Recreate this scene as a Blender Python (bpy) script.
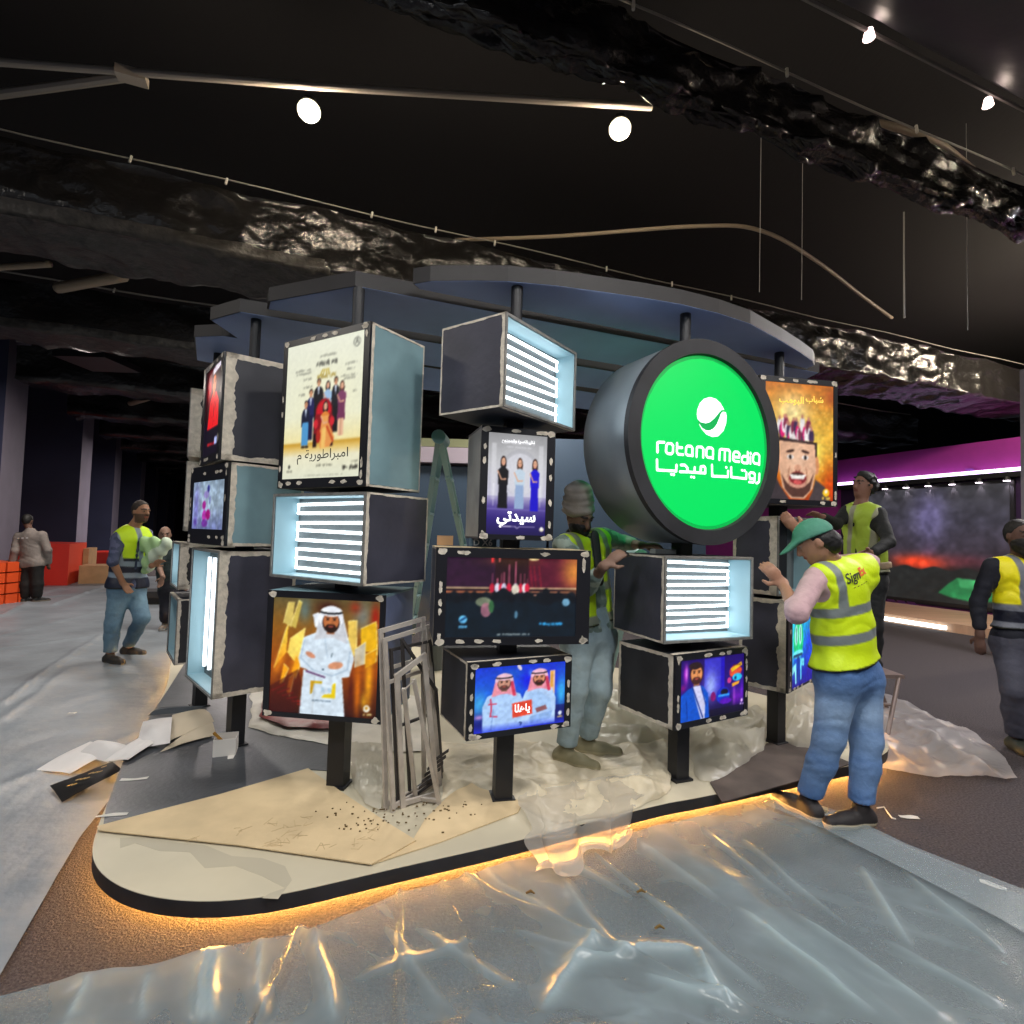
import bpy, math, random
import numpy as np
from mathutils import Vector

C = bpy.context.scene.collection
for o in list(bpy.data.objects): bpy.data.objects.remove(o)
random.seed(7)
rng = np.random.default_rng(7)
R = math.radians
sc = bpy.context.scene

# ------------------------------------------------------------------ camera
FPX, EYE = 540.0, 1.5
PITCH, ROLL = R(2.44), R(1.7)
_f = np.array([0, math.cos(PITCH), math.sin(PITCH)])
_u = np.array([0, -math.sin(PITCH), math.cos(PITCH)])
_r = np.array([1., 0, 0])
CR = math.cos(ROLL)*_r + math.sin(ROLL)*_u
CU = -math.sin(ROLL)*_r + math.cos(ROLL)*_u
CF = _f
CAMP = np.array([0, 0, EYE])
cd = bpy.data.cameras.new('camera'); cam = bpy.data.objects.new('camera', cd); C.objects.link(cam)
cd.sensor_width = 36; cd.lens = FPX/1024*36; cd.clip_end = 200; cd.clip_start = .02
from mathutils import Matrix
cam.matrix_world = Matrix(((CR[0], CU[0], -CF[0], 0), (CR[1], CU[1], -CF[1], 0), (CR[2], CU[2], -CF[2], EYE), (0, 0, 0, 1)))
sc.camera = cam

# ------------------------------------------------------------------ world, exposure
w = bpy.data.worlds.new('world'); sc.world = w; w.use_nodes = True
w.node_tree.nodes['Background'].inputs[0].default_value = (.55, .62, .8, 1)
w.node_tree.nodes['Background'].inputs[1].default_value = .08
sc.view_settings.view_transform = 'Standard'; sc.view_settings.look = 'None'
sc.view_settings.exposure = 0.0; sc.view_settings.gamma = 1; sc.view_settings.use_curve_mapping = False

# flood lamps added to light the hall (housing built here with its light); (x, y, z, power, colour, size)
ADDED_FLOODS = [(-3.2, -1.2, 4.7, 95, (.86, .93, 1), .8), (1.2, -2.2, 4.7, 150, (.9, .95, 1), .8),
          (4.4, 0.8, 4.7, 130, (1, .96, .92), .8), (-6.0, 2.4, 4.7, 80, (1, .93, .84), .8),
          (6.9, 5.7, 4.7, 430, (.98, .95, 1), .8), (-7.2, 9.2, 4.2, 150, (1, .88, .8), .8),
          (.55, 7.95, 4.4, 170, (1, .96, .88), .7), (-3.3, 7.4, 4.6, 130, (1, .96, .88), .7), (-9.5, 18.5, 4.2, 1000, (1, .9, .86), .8), (-.9, .7, 4.6, 62, (1, .95, .88), .6), (1.3, 1.1, 4.4, 70, (1, .96, .9), .5)]

# ------------------------------------------------------------------ helpers
def ray(px, py): return CF + CR*(px-512)/FPX + CU*(512-py)/FPX
def g(px, py, z=0.):
    d = ray(px, py); return CAMP + d*((z-EYE)/d[2])
def at(px, py, Y):
    d = ray(px, py); return CAMP + d*(Y/d[1])
U = np.array([-.353, .9356, 0]); V = np.array([.9356, .353, 0])      # the hall's own axes: along it and along its beams
def uv(u, v, z=0.): return U*u + V*v + np.array([0, 0, z])
def onv(px, py, c):
    d = ray(px, py); return CAMP + d*(c/(d@V))
def hash2(i, j, s=0):
    h = (i*374761393 + j*668265263 + s*974634777) & 0x7fffffff
    h = ((h ^ (h >> 13))*1274126177) & 0x7fffffff
    return ((h ^ (h >> 16)) & 0xffff)/65535.
def vn(x, y, s=0):
    x = np.asarray(x, float); y = np.asarray(y, float)
    i = np.floor(x).astype(np.int64); j = np.floor(y).astype(np.int64)
    f = x-i; h = y-j; f = f*f*(3-2*f); h = h*h*(3-2*h)
    a = hash2(i, j, s); b = hash2(i+1, j, s); c = hash2(i, j+1, s); d = hash2(i+1, j+1, s)
    return (a*(1-f)+b*f)*(1-h)+(c*(1-f)+d*f)*h
def fbm(x, y, s=0, o=4):
    t = 0; a = .5
    for k in range(o): t = t + a*vn(x*2**k, y*2**k, s+k); a *= .5
    return t
def ridge(x, y, s=0, o=3):
    t = 0; a = .6
    for k in range(o): t = t + a*(1-np.abs(2*vn(x*2**k+.3*k, y*2**k, s+k)-1))**2; a *= .45
    return t

def s2l(c):
    c = np.asarray(c, float)
    return np.where(c <= .04045, c/12.92, ((c+.055)/1.055)**2.4)
def hexa(r, g_, b): return tuple(s2l(np.array([r, g_, b])/255.))

MATS = {}
def mat(name, col=(.5, .5, .5), rough=.6, metal=0., emit=None, es=1., alpha=1., bump=0., bscale=40., var=0., vscale=6., spec=.5, col2=None, trans=0., coat=0., attr=None, eattr=None, stretch=None, through=0., dens=False):
    if name in MATS: return MATS[name]
    m = bpy.data.materials.new(name); m.use_nodes = True; nt = m.node_tree; N = nt.nodes; L = nt.links
    b = N['Principled BSDF']
    b.inputs['Base Color'].default_value = (*col, 1); b.inputs['Roughness'].default_value = rough
    b.inputs['Metallic'].default_value = metal; b.inputs['Specular IOR Level'].default_value = spec
    b.inputs['Alpha'].default_value = alpha; b.inputs['Coat Weight'].default_value = coat
    b.inputs['Transmission Weight'].default_value = trans
    tc = N.new('ShaderNodeTexCoord'); mp = N.new('ShaderNodeMapping'); L.new(tc.outputs['Object'], mp.inputs[0])
    if stretch: mp.inputs['Scale'].default_value = stretch
    src = None
    if attr:
        a = N.new('ShaderNodeAttribute'); a.attribute_name = attr; src = a.outputs['Color']
    if var or col2:
        n = N.new('ShaderNodeTexNoise'); n.inputs['Scale'].default_value = vscale; n.inputs['Detail'].default_value = 6
        L.new(mp.outputs[0], n.inputs['Vector'])
        rp = N.new('ShaderNodeValToRGB'); L.new(n.outputs['Fac'], rp.inputs[0])
        rp.color_ramp.elements[0].position = .35; rp.color_ramp.elements[1].position = .65
        if attr:
            rp.color_ramp.elements[0].color = (1-var,)*3+(1,); rp.color_ramp.elements[1].color = (1, 1, 1, 1)
            mx = N.new('ShaderNodeMix'); mx.data_type = 'RGBA'; mx.blend_type = 'MULTIPLY'; mx.inputs[0].default_value = 1
            L.new(src, mx.inputs[6]); L.new(rp.outputs[0], mx.inputs[7]); src = mx.outputs[2]
        else:
            c2 = col2 or tuple(min(1, c*(1+var)) for c in col); c1 = col if col2 else tuple(c*(1-var) for c in col)
            rp.color_ramp.elements[0].color = (*c1, 1); rp.color_ramp.elements[1].color = (*c2, 1); src = rp.outputs[0]
    if src: L.new(src, b.inputs['Base Color'])
    if bump:
        n2 = N.new('ShaderNodeTexNoise'); n2.inputs['Scale'].default_value = bscale; n2.inputs['Detail'].default_value = 5
        L.new(mp.outputs[0], n2.inputs['Vector'])
        bp = N.new('ShaderNodeBump'); bp.inputs['Strength'].default_value = bump; bp.inputs['Distance'].default_value = .02
        L.new(n2.outputs['Fac'], bp.inputs['Height']); L.new(bp.outputs[0], b.inputs['Normal'])
    if emit: b.inputs['Emission Color'].default_value = (*emit, 1); b.inputs['Emission Strength'].default_value = es
    if eattr:
        a = N.new('ShaderNodeAttribute'); a.attribute_name = eattr
        L.new(a.outputs['Color'], b.inputs['Emission Color']); b.inputs['Emission Strength'].default_value = es
    if through:      # thin film lets light through from behind
        tr = N.new('ShaderNodeBsdfTranslucent'); tr.inputs[0].default_value = (*[min(1, c*1.1) for c in col], 1); tp = N.new('ShaderNodeBsdfTransparent'); m1 = N.new('ShaderNodeMixShader'); m2 = N.new('ShaderNodeMixShader')
        b.inputs['Alpha'].default_value = 1; out = [q for q in N if q.type == 'OUTPUT_MATERIAL'][0]
        m1.inputs[0].default_value = through; L.new(b.outputs[0], m1.inputs[1]); L.new(tr.outputs[0], m1.inputs[2]); m2.inputs[0].default_value = alpha
        if dens: da = N.new('ShaderNodeAttribute'); da.attribute_name = 'Dens'; L.new(da.outputs['Fac'], m2.inputs[0])
        L.new(tp.outputs[0], m2.inputs[1]); L.new(m1.outputs[0], m2.inputs[2]); L.new(m2.outputs[0], out.inputs[0])
    MATS[name] = m; return m

def tag(o, label=None, cat=None, group=None, kind=None):
    if label: o['label'] = label
    if cat: o['category'] = cat
    if group: o['group'] = group
    if kind: o['kind'] = kind
    return o
def empty(name, loc, label=None, cat=None, group=None):
    o = bpy.data.objects.new(name, None); C.objects.link(o); o.location = tuple(loc); o.empty_display_size = .05
    return tag(o, label, cat, group)
class MB:
    """collects shapes, world coordinates, one mesh object"""
    def __init__(s): s.v = []; s.f = []; s.m = []; s.n = 0
    def add(s, vs, fs, mi=0):
        s.v += [tuple(map(float, p)) for p in vs]; s.f += [tuple(i+s.n for i in f) for f in fs]; s.m += [mi]*len(fs); s.n += len(vs); return s
    def box(s, o, ax, ay, az, mi=0):
        """o = centre; ax, ay, az = full edge vectors"""
        o, ax, ay, az = (np.asarray(q, float) for q in (o, ax, ay, az))
        vs = [o+ax*i+ay*j+az*k for i in (-.5, .5) for j in (-.5, .5) for k in (-.5, .5)]
        return s.add(vs, [(0, 1, 3, 2), (4, 6, 7, 5), (0, 4, 5, 1), (2, 3, 7, 6), (0, 2, 6, 4), (1, 5, 7, 3)], mi)
    def tube(s, pts, r, n=8, mi=0, caps=True):
        pts = [np.asarray(p, float) for p in pts]; rr = r if hasattr(r, '__len__') else [r]*len(pts); vs = []; fs = []
        for i, p in enumerate(pts):
            t = pts[min(i+1, len(pts)-1)]-pts[max(i-1, 0)]; t = t/(np.linalg.norm(t)+1e-9)
            a = np.cross(t, [0, 0, 1.]) if abs(t[2]) < .95 else np.cross(t, [1., 0, 0]); a /= np.linalg.norm(a); b = np.cross(t, a)
            for k in range(n):
                q = 2*math.pi*k/n; vs.append(p+rr[i]*(a*math.cos(q)+b*math.sin(q)))
        for i in range(len(pts)-1):
            for k in range(n): fs.append((i*n+k, i*n+(k+1) % n, (i+1)*n+(k+1) % n, (i+1)*n+k))
        if caps: fs += [tuple(range(n-1, -1, -1)), tuple((len(pts)-1)*n+k for k in range(n))]
        return s.add(vs, fs, mi)
    def prism(s, poly, z0, z1, mi=0, mside=None):
        n = len(poly); vs = [(p[0], p[1], z0) for p in poly]+[(p[0], p[1], z1) for p in poly]
        s.add(vs, [tuple(range(n-1, -1, -1)), tuple(range(n, 2*n))], mi)
        return s.add(vs, [(i, (i+1) % n, n+(i+1) % n, n+i) for i in range(n)], mi if mside is None else mside)
    def slab(s, P, nrm, t, mi=0):
        """flat polygon with thickness t along nrm"""
        P = [np.asarray(p, float) for p in P]; nrm = np.asarray(nrm, float); n = len(P)
        vs = P+[p+nrm*t for p in P]
        return s.add(vs, [tuple(range(n)), tuple(range(2*n-1, n-1, -1))]+[(i, n+i, n+(i+1) % n, (i+1) % n) for i in range(n)], mi)
    def grid(s, G, mi=0, thick=None):
        a, b = G.shape[:2]; vs = G.reshape(-1, 3)
        fs = [(i*b+j, i*b+j+1, (i+1)*b+j+1, (i+1)*b+j) for i in range(a-1) for j in range(b-1)]
        return s.add(vs, fs, mi)
    def build(s, name, mats, parent=None, smooth=False):
        me = bpy.data.meshes.new(name); off = np.array(parent_loc(parent))
        vs = [tuple(np.array(v)-off) for v in s.v] if parent is not None else s.v
        me.from_pydata(vs, [], s.f); mats = mats if isinstance(mats, (list, tuple)) else [mats]
        for m in mats: me.materials.append(m)
        if len(mats) > 1: me.polygons.foreach_set('material_index', s.m)
        if smooth: me.polygons.foreach_set('use_smooth', [True]*len(me.polygons))
        me.update(); o = bpy.data.objects.new(name, me); C.objects.link(o)
        if parent is not None: o.parent = parent
        return o
def parent_loc(p):
    l = np.zeros(3)
    while p is not None: l = l+np.array(p.location); p = p.parent
    return l
def fixn(o):
    import bmesh
    b = bmesh.new(); b.from_mesh(o.data); bmesh.ops.recalc_face_normals(b, faces=b.faces); b.to_mesh(o.data); b.free(); return o

# Arabic shaping (letter: isolated, final, initial, medial)
AR = {'ا': 'ﺍﺎ', 'أ': 'ﺃﺄ', 'إ': 'ﺇﺈ', 'ب': 'ﺏﺐﺑﺒ', 'ت': 'ﺕﺖﺗﺘ', 'ة': 'ﺓﺔ', 'ح': 'ﺡﺢﺣﺤ', 'د': 'ﺩﺪ', 'ر': 'ﺭﺮ', 'س': 'ﺱﺲﺳﺴ', 'ش': 'ﺵﺶﺷﺸ', 'ط': 'ﻁﻂﻃﻄ',
      'ل': 'ﻝﻞﻟﻠ', 'م': 'ﻡﻢﻣﻤ', 'ن': 'ﻥﻦﻧﻨ', 'ه': 'ﻩﻪﻫﻬ', 'و': 'ﻭﻮ', 'ي': 'ﻱﻲﻳﻴ', 'ك': 'ﻙﻚﻛﻜ', 'ع': 'ﻉﻊﻋﻌ', 'ف': 'ﻑﻒﻓﻔ', 'ج': 'ﺝﺞﺟﺠ', 'ق': 'ﻕﻖﻗﻘ'}
def arab(t):
    out = []
    for i, c in enumerate(t):
        if c not in AR: out.append(c); continue
        f = AR[c]; pj = i > 0 and t[i-1] in AR and len(AR[t[i-1]]) == 4; nj = i+1 < len(t) and t[i+1] in AR and len(f) == 4
        out.append(f[(1 if pj else 0)+(2 if nj else 0)] if len(f) == 4 else f[1 if pj else 0])
    return ''.join(reversed(out))
def text_verts(s, size, bold=0., shear=0.):
    c = bpy.data.curves.new('t', 'FONT'); c.body = s; c.size = size; c.offset = bold; c.align_x = 'CENTER'; c.align_y = 'CENTER'; c.shear = shear; c.resolution_u = 3
    o = bpy.data.objects.new('t', c); C.objects.link(o); bpy.context.view_layer.update()
    dg = bpy.context.evaluated_depsgraph_get(); me = o.evaluated_get(dg).to_mesh()
    vs = np.array([v.co[:] for v in me.vertices]).reshape(-1, 3); fs = [tuple(p.vertices) for p in me.polygons]
    o.evaluated_get(dg).to_mesh_clear(); bpy.data.objects.remove(o); return vs, fs
def text_on(mb, s, size, o, ax, ay, mi=0, width=None, bold=0., shear=0.):
    vs, fs = text_verts(s, size, bold, shear)
    if not len(vs): return
    vs[:, 0] -= (vs[:, 0].min()+vs[:, 0].max())/2; vs[:, 1] -= (vs[:, 1].min()+vs[:, 1].max())/2
    if width: vs *= width/max(1e-6, np.ptp(vs[:, 0]))
    o, ax, ay = (np.asarray(q, float) for q in (o, ax, ay))
    mb.add([o+ax*v[0]+ay*v[1] for v in vs], fs, mi)

# ------------------------------------------------------------------ materials
M_carpet = mat('speckled dark carpet', hexa(76, 71, 73), .95, bump=.6, bscale=130, var=.32, vscale=90, spec=.1)
M_sheetL = mat('pale floor sheeting', hexa(122, 129, 136), .42, bump=.5, bscale=5, var=.16, vscale=1.5, spec=.35)
M_sheetB = mat('clear plastic sheeting', hexa(168, 186, 192), .26, alpha=.36, bump=.3, bscale=3.5, var=.12, vscale=2.5, spec=.6, through=.3, dens=True)
M_band = mat('doubled plastic edge', hexa(160, 172, 176), .4, alpha=.4, bump=.2, bscale=10)
M_crump = mat('crumpled plastic film', hexa(226, 220, 205), .3, alpha=.72, bump=.4, bscale=14, var=.12, vscale=4, through=.35)
M_crumpR = mat('clear crumpled film', hexa(215, 210, 210), .22, alpha=.62, bump=.6, bscale=16, var=.12, vscale=5, through=.45)
M_black = mat('black paint', (.012, .012, .015), .5)
M_blackm = mat('matt black board', (.02, .02, .024), .6, var=.3, vscale=5)
M_shell = mat('dark grey primer', hexa(62, 62, 74), .45, var=.22, vscale=4, bump=.08, bscale=30)
M_shelld = mat('charcoal primer', hexa(45, 46, 55), .5, var=.2, vscale=4)
M_cyan = mat('pale blue grey primer', hexa(120, 150, 158), .42, var=.14, vscale=3.5)
M_inner = mat('pale blue inner paint', hexa(150, 182, 192), .45, var=.06, vscale=5)
M_back = mat('grey reflector board', hexa(96, 102, 104), .6)
M_putty = mat('beige filler', hexa(206, 196, 180), .8, var=.15, vscale=30, bump=.3, bscale=60)
M_bezel = mat('black bezel', (.012, .012, .016), .35)
M_led = mat('led tube', (1, 1, 1), .4, emit=(.86, .95, 1), es=3.2)
M_cream = mat('cream board', hexa(198, 188, 164), .5, var=.05, vscale=3)
M_stain = mat('dried grey stain', hexa(182, 173, 152), .6)
M_greyfloor = mat('slate laminate', hexa(78, 80, 84), .38, var=.3, vscale=2.5, bump=.1)
M_kraft = mat('kraft paper', hexa(212, 188, 148), .75, var=.1, vscale=5, bump=.1, bscale=15)
M_brown = mat('worn brown board', hexa(84, 72, 66), .7, var=.35, vscale=4)
M_paper = mat('white paper', hexa(226, 220, 216), .6, var=.05)
M_wrap = mat('black polythene', (.013, .012, .012), .24, bump=.9, bscale=13, spec=.7)
M_wrapdull = mat('dusty black polythene', (.03, .027, .025), .5, bump=.6, bscale=22, var=.6, vscale=12)
M_roof = mat('black roof fabric', (.0065, .0058, .0075), .85, bump=.1, bscale=5, stretch=(8, 1, 1))
M_alu = mat('dull aluminium', hexa(168, 158, 148), .45, metal=.4)
M_tan = mat('tan pipe', hexa(165, 148, 128), .5)
M_cable = mat('grey cable', hexa(135, 130, 125), .5)
M_plank = mat('dark canopy edge', hexa(36, 33, 34), .6, var=.12)
M_plankU = mat('blue grey canopy soffit', hexa(128, 148, 196), .5, var=.1, vscale=2)  # blue light falling on the soffit is put into its colour
M_orange = mat('warm led strip', (1, .6, .2), .5, emit=(1, .47, .1), es=170)
M_text = mat('black print', (.02, .02, .02), .6)
M_white = mat('white lit print', (.9, .95, .95), .5, emit=(.85, 1, .95), es=.95)
def screenmat(nm, es): return mat(nm, (.01, .01, .01), .35, eattr='Col', es=es, spec=.3)
M_scr = screenmat('lit printed film', 1.0)
M_scrdim = screenmat('lcd screen', .85)

# ================================================================== SETTING
def struct(name, mb, mats, smooth=False):
    return tag(fixn(mb.build(name, mats, None, smooth)), kind='structure')
# floor
mb = MB(); mb.add([(-40, -5, 0), (40, -5, 0), (40, 50, 0), (-40, 50, 0)], [(0, 1, 2, 3)])
struct('floor', mb, M_carpet)
# roof fabric: one gently pitched membrane seen between the trusses
nu, nv = 40, 30
G = np.array([[uv(u, v, 5.35+.9*(1-abs(v-2)/22)+.03*math.sin(u*1.8)) for v in np.linspace(-22, 26, nv)] for u in np.linspace(-6, 48, nu)])
mb = MB(); mb.grid(G); tag(mb.build('ceiling', M_roof, None, True), kind='structure')
# far end and side walls of the tent
mb = MB(); mb.box(uv(47, 0, 3), V*60, U*.1, (0, 0, 7)); struct('wall_back', mb, mat('tent wall black', (.012, .012, .016), .8))

# left row of tall partition fins
d_ = np.array([-.45, .893, 0]); e_ = np.array([.893, .45, 0])
M_fin = mat('navy partition', hexa(46, 50, 78), .7, var=.1, vscale=1); M_fine = mat('lilac grey partition edge', hexa(124, 118, 134), .7, var=.08, vscale=2)
fin = [(a*1.086, b*1.086) for a, b in [(-9.65, 10.6), (-11.6, 14.8), (-14.2, 19.5), (-15.9, 23.3), (-18.8, 28.6), (-21, 33), (-23.5, 37.8)]]
finlab = ['navy partition tower at the left edge of the hall, nearest of the row', 'navy partition tower behind the far left worker in the grey jacket',
          'navy partition tower third in the left row, above the small tan crates', 'navy partition tower directly behind the head of the left worker',
          'narrow navy partition tower fifth from the front of the left row', 'very narrow navy partition tower second from the far end', 'smallest navy partition tower at the far end of the left row']
for (x, y), lb in zip(fin, finlab):
    mb = MB(); c = np.array([x, y, 0])
    t = 1.2; wd = 6.
    o = c-d_*t/2-e_*wd/2+np.array([0, 0, 2.65])
    vs = [o+e_*wd*i/2+d_*t*j/2+np.array([0, 0, 2.65*k]) for i in (-1, 1) for j in (-1, 1) for k in (-1, 1)]
    mb.add(vs, [(0, 1, 3, 2), (0, 4, 5, 1), (2, 3, 7, 6), (0, 2, 6, 4), (1, 5, 7, 3)], 0); mb.add(vs, [(4, 6, 7, 5)], 1)
    tag(fixn(mb.build('partition_tower', [M_fin, M_fine])), lb, 'partition', 'partition towers along the left side')
# red and tan blocks on the left
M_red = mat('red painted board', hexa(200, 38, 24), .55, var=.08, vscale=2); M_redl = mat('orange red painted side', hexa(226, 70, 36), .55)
def blk(name, near, length, depth, h, m1, m2, lab, cat, group=None):
    """near = the corner nearest the walkway"""
    mb = MB(); o = np.array([near[0], near[1], h/2])-e_*length/2+d_*depth/2
    vs = [o+e_*length*i/2+d_*depth*j/2+np.array([0, 0, h/2*k]) for i in (-1, 1) for j in (-1, 1) for k in (-1, 1)]
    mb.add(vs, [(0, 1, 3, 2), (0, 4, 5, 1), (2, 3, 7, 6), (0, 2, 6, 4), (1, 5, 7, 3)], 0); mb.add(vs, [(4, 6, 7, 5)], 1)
    return tag(fixn(mb.build(name, [m1, m2])), lab, cat, group)
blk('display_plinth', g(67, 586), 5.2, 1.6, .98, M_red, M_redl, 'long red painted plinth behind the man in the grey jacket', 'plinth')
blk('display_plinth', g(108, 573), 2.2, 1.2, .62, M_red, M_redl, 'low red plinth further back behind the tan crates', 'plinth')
M_tanb = mat('tan plywood', hexa(176, 138, 98), .6, var=.1)
blk('crate', g(116, 584), .75, .8, .45, M_tanb, M_tanb, 'low tan plywood crate standing left of the left worker', 'crate')
blk('crate', g(87, 581), .16, .9, .83, M_tanb, M_tanb, 'tall narrow tan crate between the red plinth and the low crate', 'crate')
mb = MB()
o = g(-18, 606)
for k in range(4):
    for q in range(3):
        mb.box(o+np.array([-.05+.0*q, .26*q, .1+.19*k]), (.62, 0, 0), (0, .22, 0), (0, 0, .165))
tag(mb.build('slatted_crate', mat('orange plastic', hexa(226, 84, 36), .5)), 'orange slatted crate stack at the left frame edge', 'crate')
mb = MB(); mb.box(g(160, 606)+np.array([0, .4, .2]), e_*1.1, d_*.6, (0, 0, .12)); mb.box(g(160, 606)+np.array([0, .4, .07]), e_*.9, d_*.4, (0, 0, .14))
tag(mb.build('low_bench', M_black), 'low black bench on the floor between left worker and displays', 'bench')

# ---- right hand stage: purple wall with led line, big dark screen, timber step
VW = 13.3
def onw(px, py): return onv(px, py, VW)
zt = onw(930, 448)[2]
ua, ub = 0.5, 17.5
mb = MB()
M_purple = mat('purple painted wall', hexa(166, 54, 154), .6, var=.04)
mb.box(uv((ua+ub)/2, VW+.15, zt/2), U*(ub-ua), V*.2, (0, 0, zt)); struct('wall_right', mb, M_purple)
# dark graphic panel below the led line
pl = lambda px: float(onw(px, 520)@U)
uL, uR = pl(841), ua
zled = onw(930, 477)[2]; zb = .18
M_dkp = mat('dark violet panel', hexa(48, 26, 66), .5)
root = empty('graphic_wall_panel', uv((uL+uR)/2, VW, zb), 'dark violet wall panel with diagonal stripes around the big screen', 'wall panel')
mb = MB(); mb.box(uv((uL+uR)/2, VW+.02, (zled+zb)/2), U*(uL-uR), V*.05, (0, 0, zled-zb)); mb.build('panel', M_dkp, root)
mb = MB()
for k, (px, py) in enumerate([(884, 600), (896, 602), (907, 604), (918, 606)]):
    p = onw(px, py); mb.slab([p+V*-.012, p+U*.18-V*.012, p+U*.5-V*.012+np.array([0, 0, .36]), p+U*.32-V*.012+np.array([0, 0, .36])], V, .006)
for (px, py) in [(985, 612), (998, 490), (1006, 505), (1016, 520)]:
    p = onw(px, py); mb.slab([p-V*.012, p+U*.18-V*.012, p+U*.6-V*.012+np.array([0, 0, .5]), p+U*.45-V*.012+np.array([0, 0, .5])], V, .006)
mb.build('stripe_graphic', mat('violet stripe', hexa(140, 70, 170), .5), root)
# LED line
a, b = onw(834, 487.5), onw(1060, 464)
mb = MB(); p0 = uv(float(a@U), VW-.12, zled); p1 = uv(ua, VW-.12, zled)
mb.box((p0+p1)/2, (p1-p0), V*.05, (0, 0, .07))
tag(mb.build('light_line', mat('violet white led line', (1, 1, 1), .5, emit=(.8, .62, 1), es=3.2)), 'long glowing white violet light line along the purple wall', 'light')
# black hood over the panel carrying spot lamps
mb = MB(); mb.box((p0+p1)/2+np.array([0, 0, -.1])+V*.02, (p1-p0), V*.14, (0, 0, .1)); tag(mb.build('lamp_rail', M_black), 'black rail of spot lamps under the glowing wall line', 'rail')
slab_ = ['far left by the curly head', 'second from the left', 'third from the left', 'third from the right', 'second from the right', 'at the right end near the frame edge']
for (px, py), lb in zip([(889, 487), (910, 486), (932, 484), (956, 481), (983, 478), (1011, 475)], slab_):
    p = onw(px, py)-V*.14; p[2] = zled-.2
    r_ = empty('spot_lamp', p, 'small spot lamp under the wall light line, '+lb, 'lamp', 'spot lamps above the big screen')
    mb = MB(); mb.tube([p+np.array([0, 0, .07]), p+np.array([0, 0, -.02])], [.05, .07], 12); mb.build('lamp_body', M_black, r_)
    mb = MB(); mb.tube([p+np.array([0, 0, -.021]), p+np.array([0, 0, -.026])], .06, 12); mb.build('bulb', mat('spot bulb', (1, 1, 1), .5, emit=(1, .85, 1), es=9), r_)
    l = bpy.data.lights.new('spot', 'SPOT'); l.energy = 14; l.color = (.95, .8, 1); l.spot_size = R(62); l.spot_blend = .5; l.shadow_soft_size = .03
    lo = bpy.data.objects.new('spot_light', l); C.objects.link(lo); lo.parent = r_; lo.location = (0, 0, -.04)
    dv = Vector(tuple(V*.16+np.array([0, 0, -.6]))); lo.rotation_euler = dv.to_track_quat('-Z', 'Y').to_euler()

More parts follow.
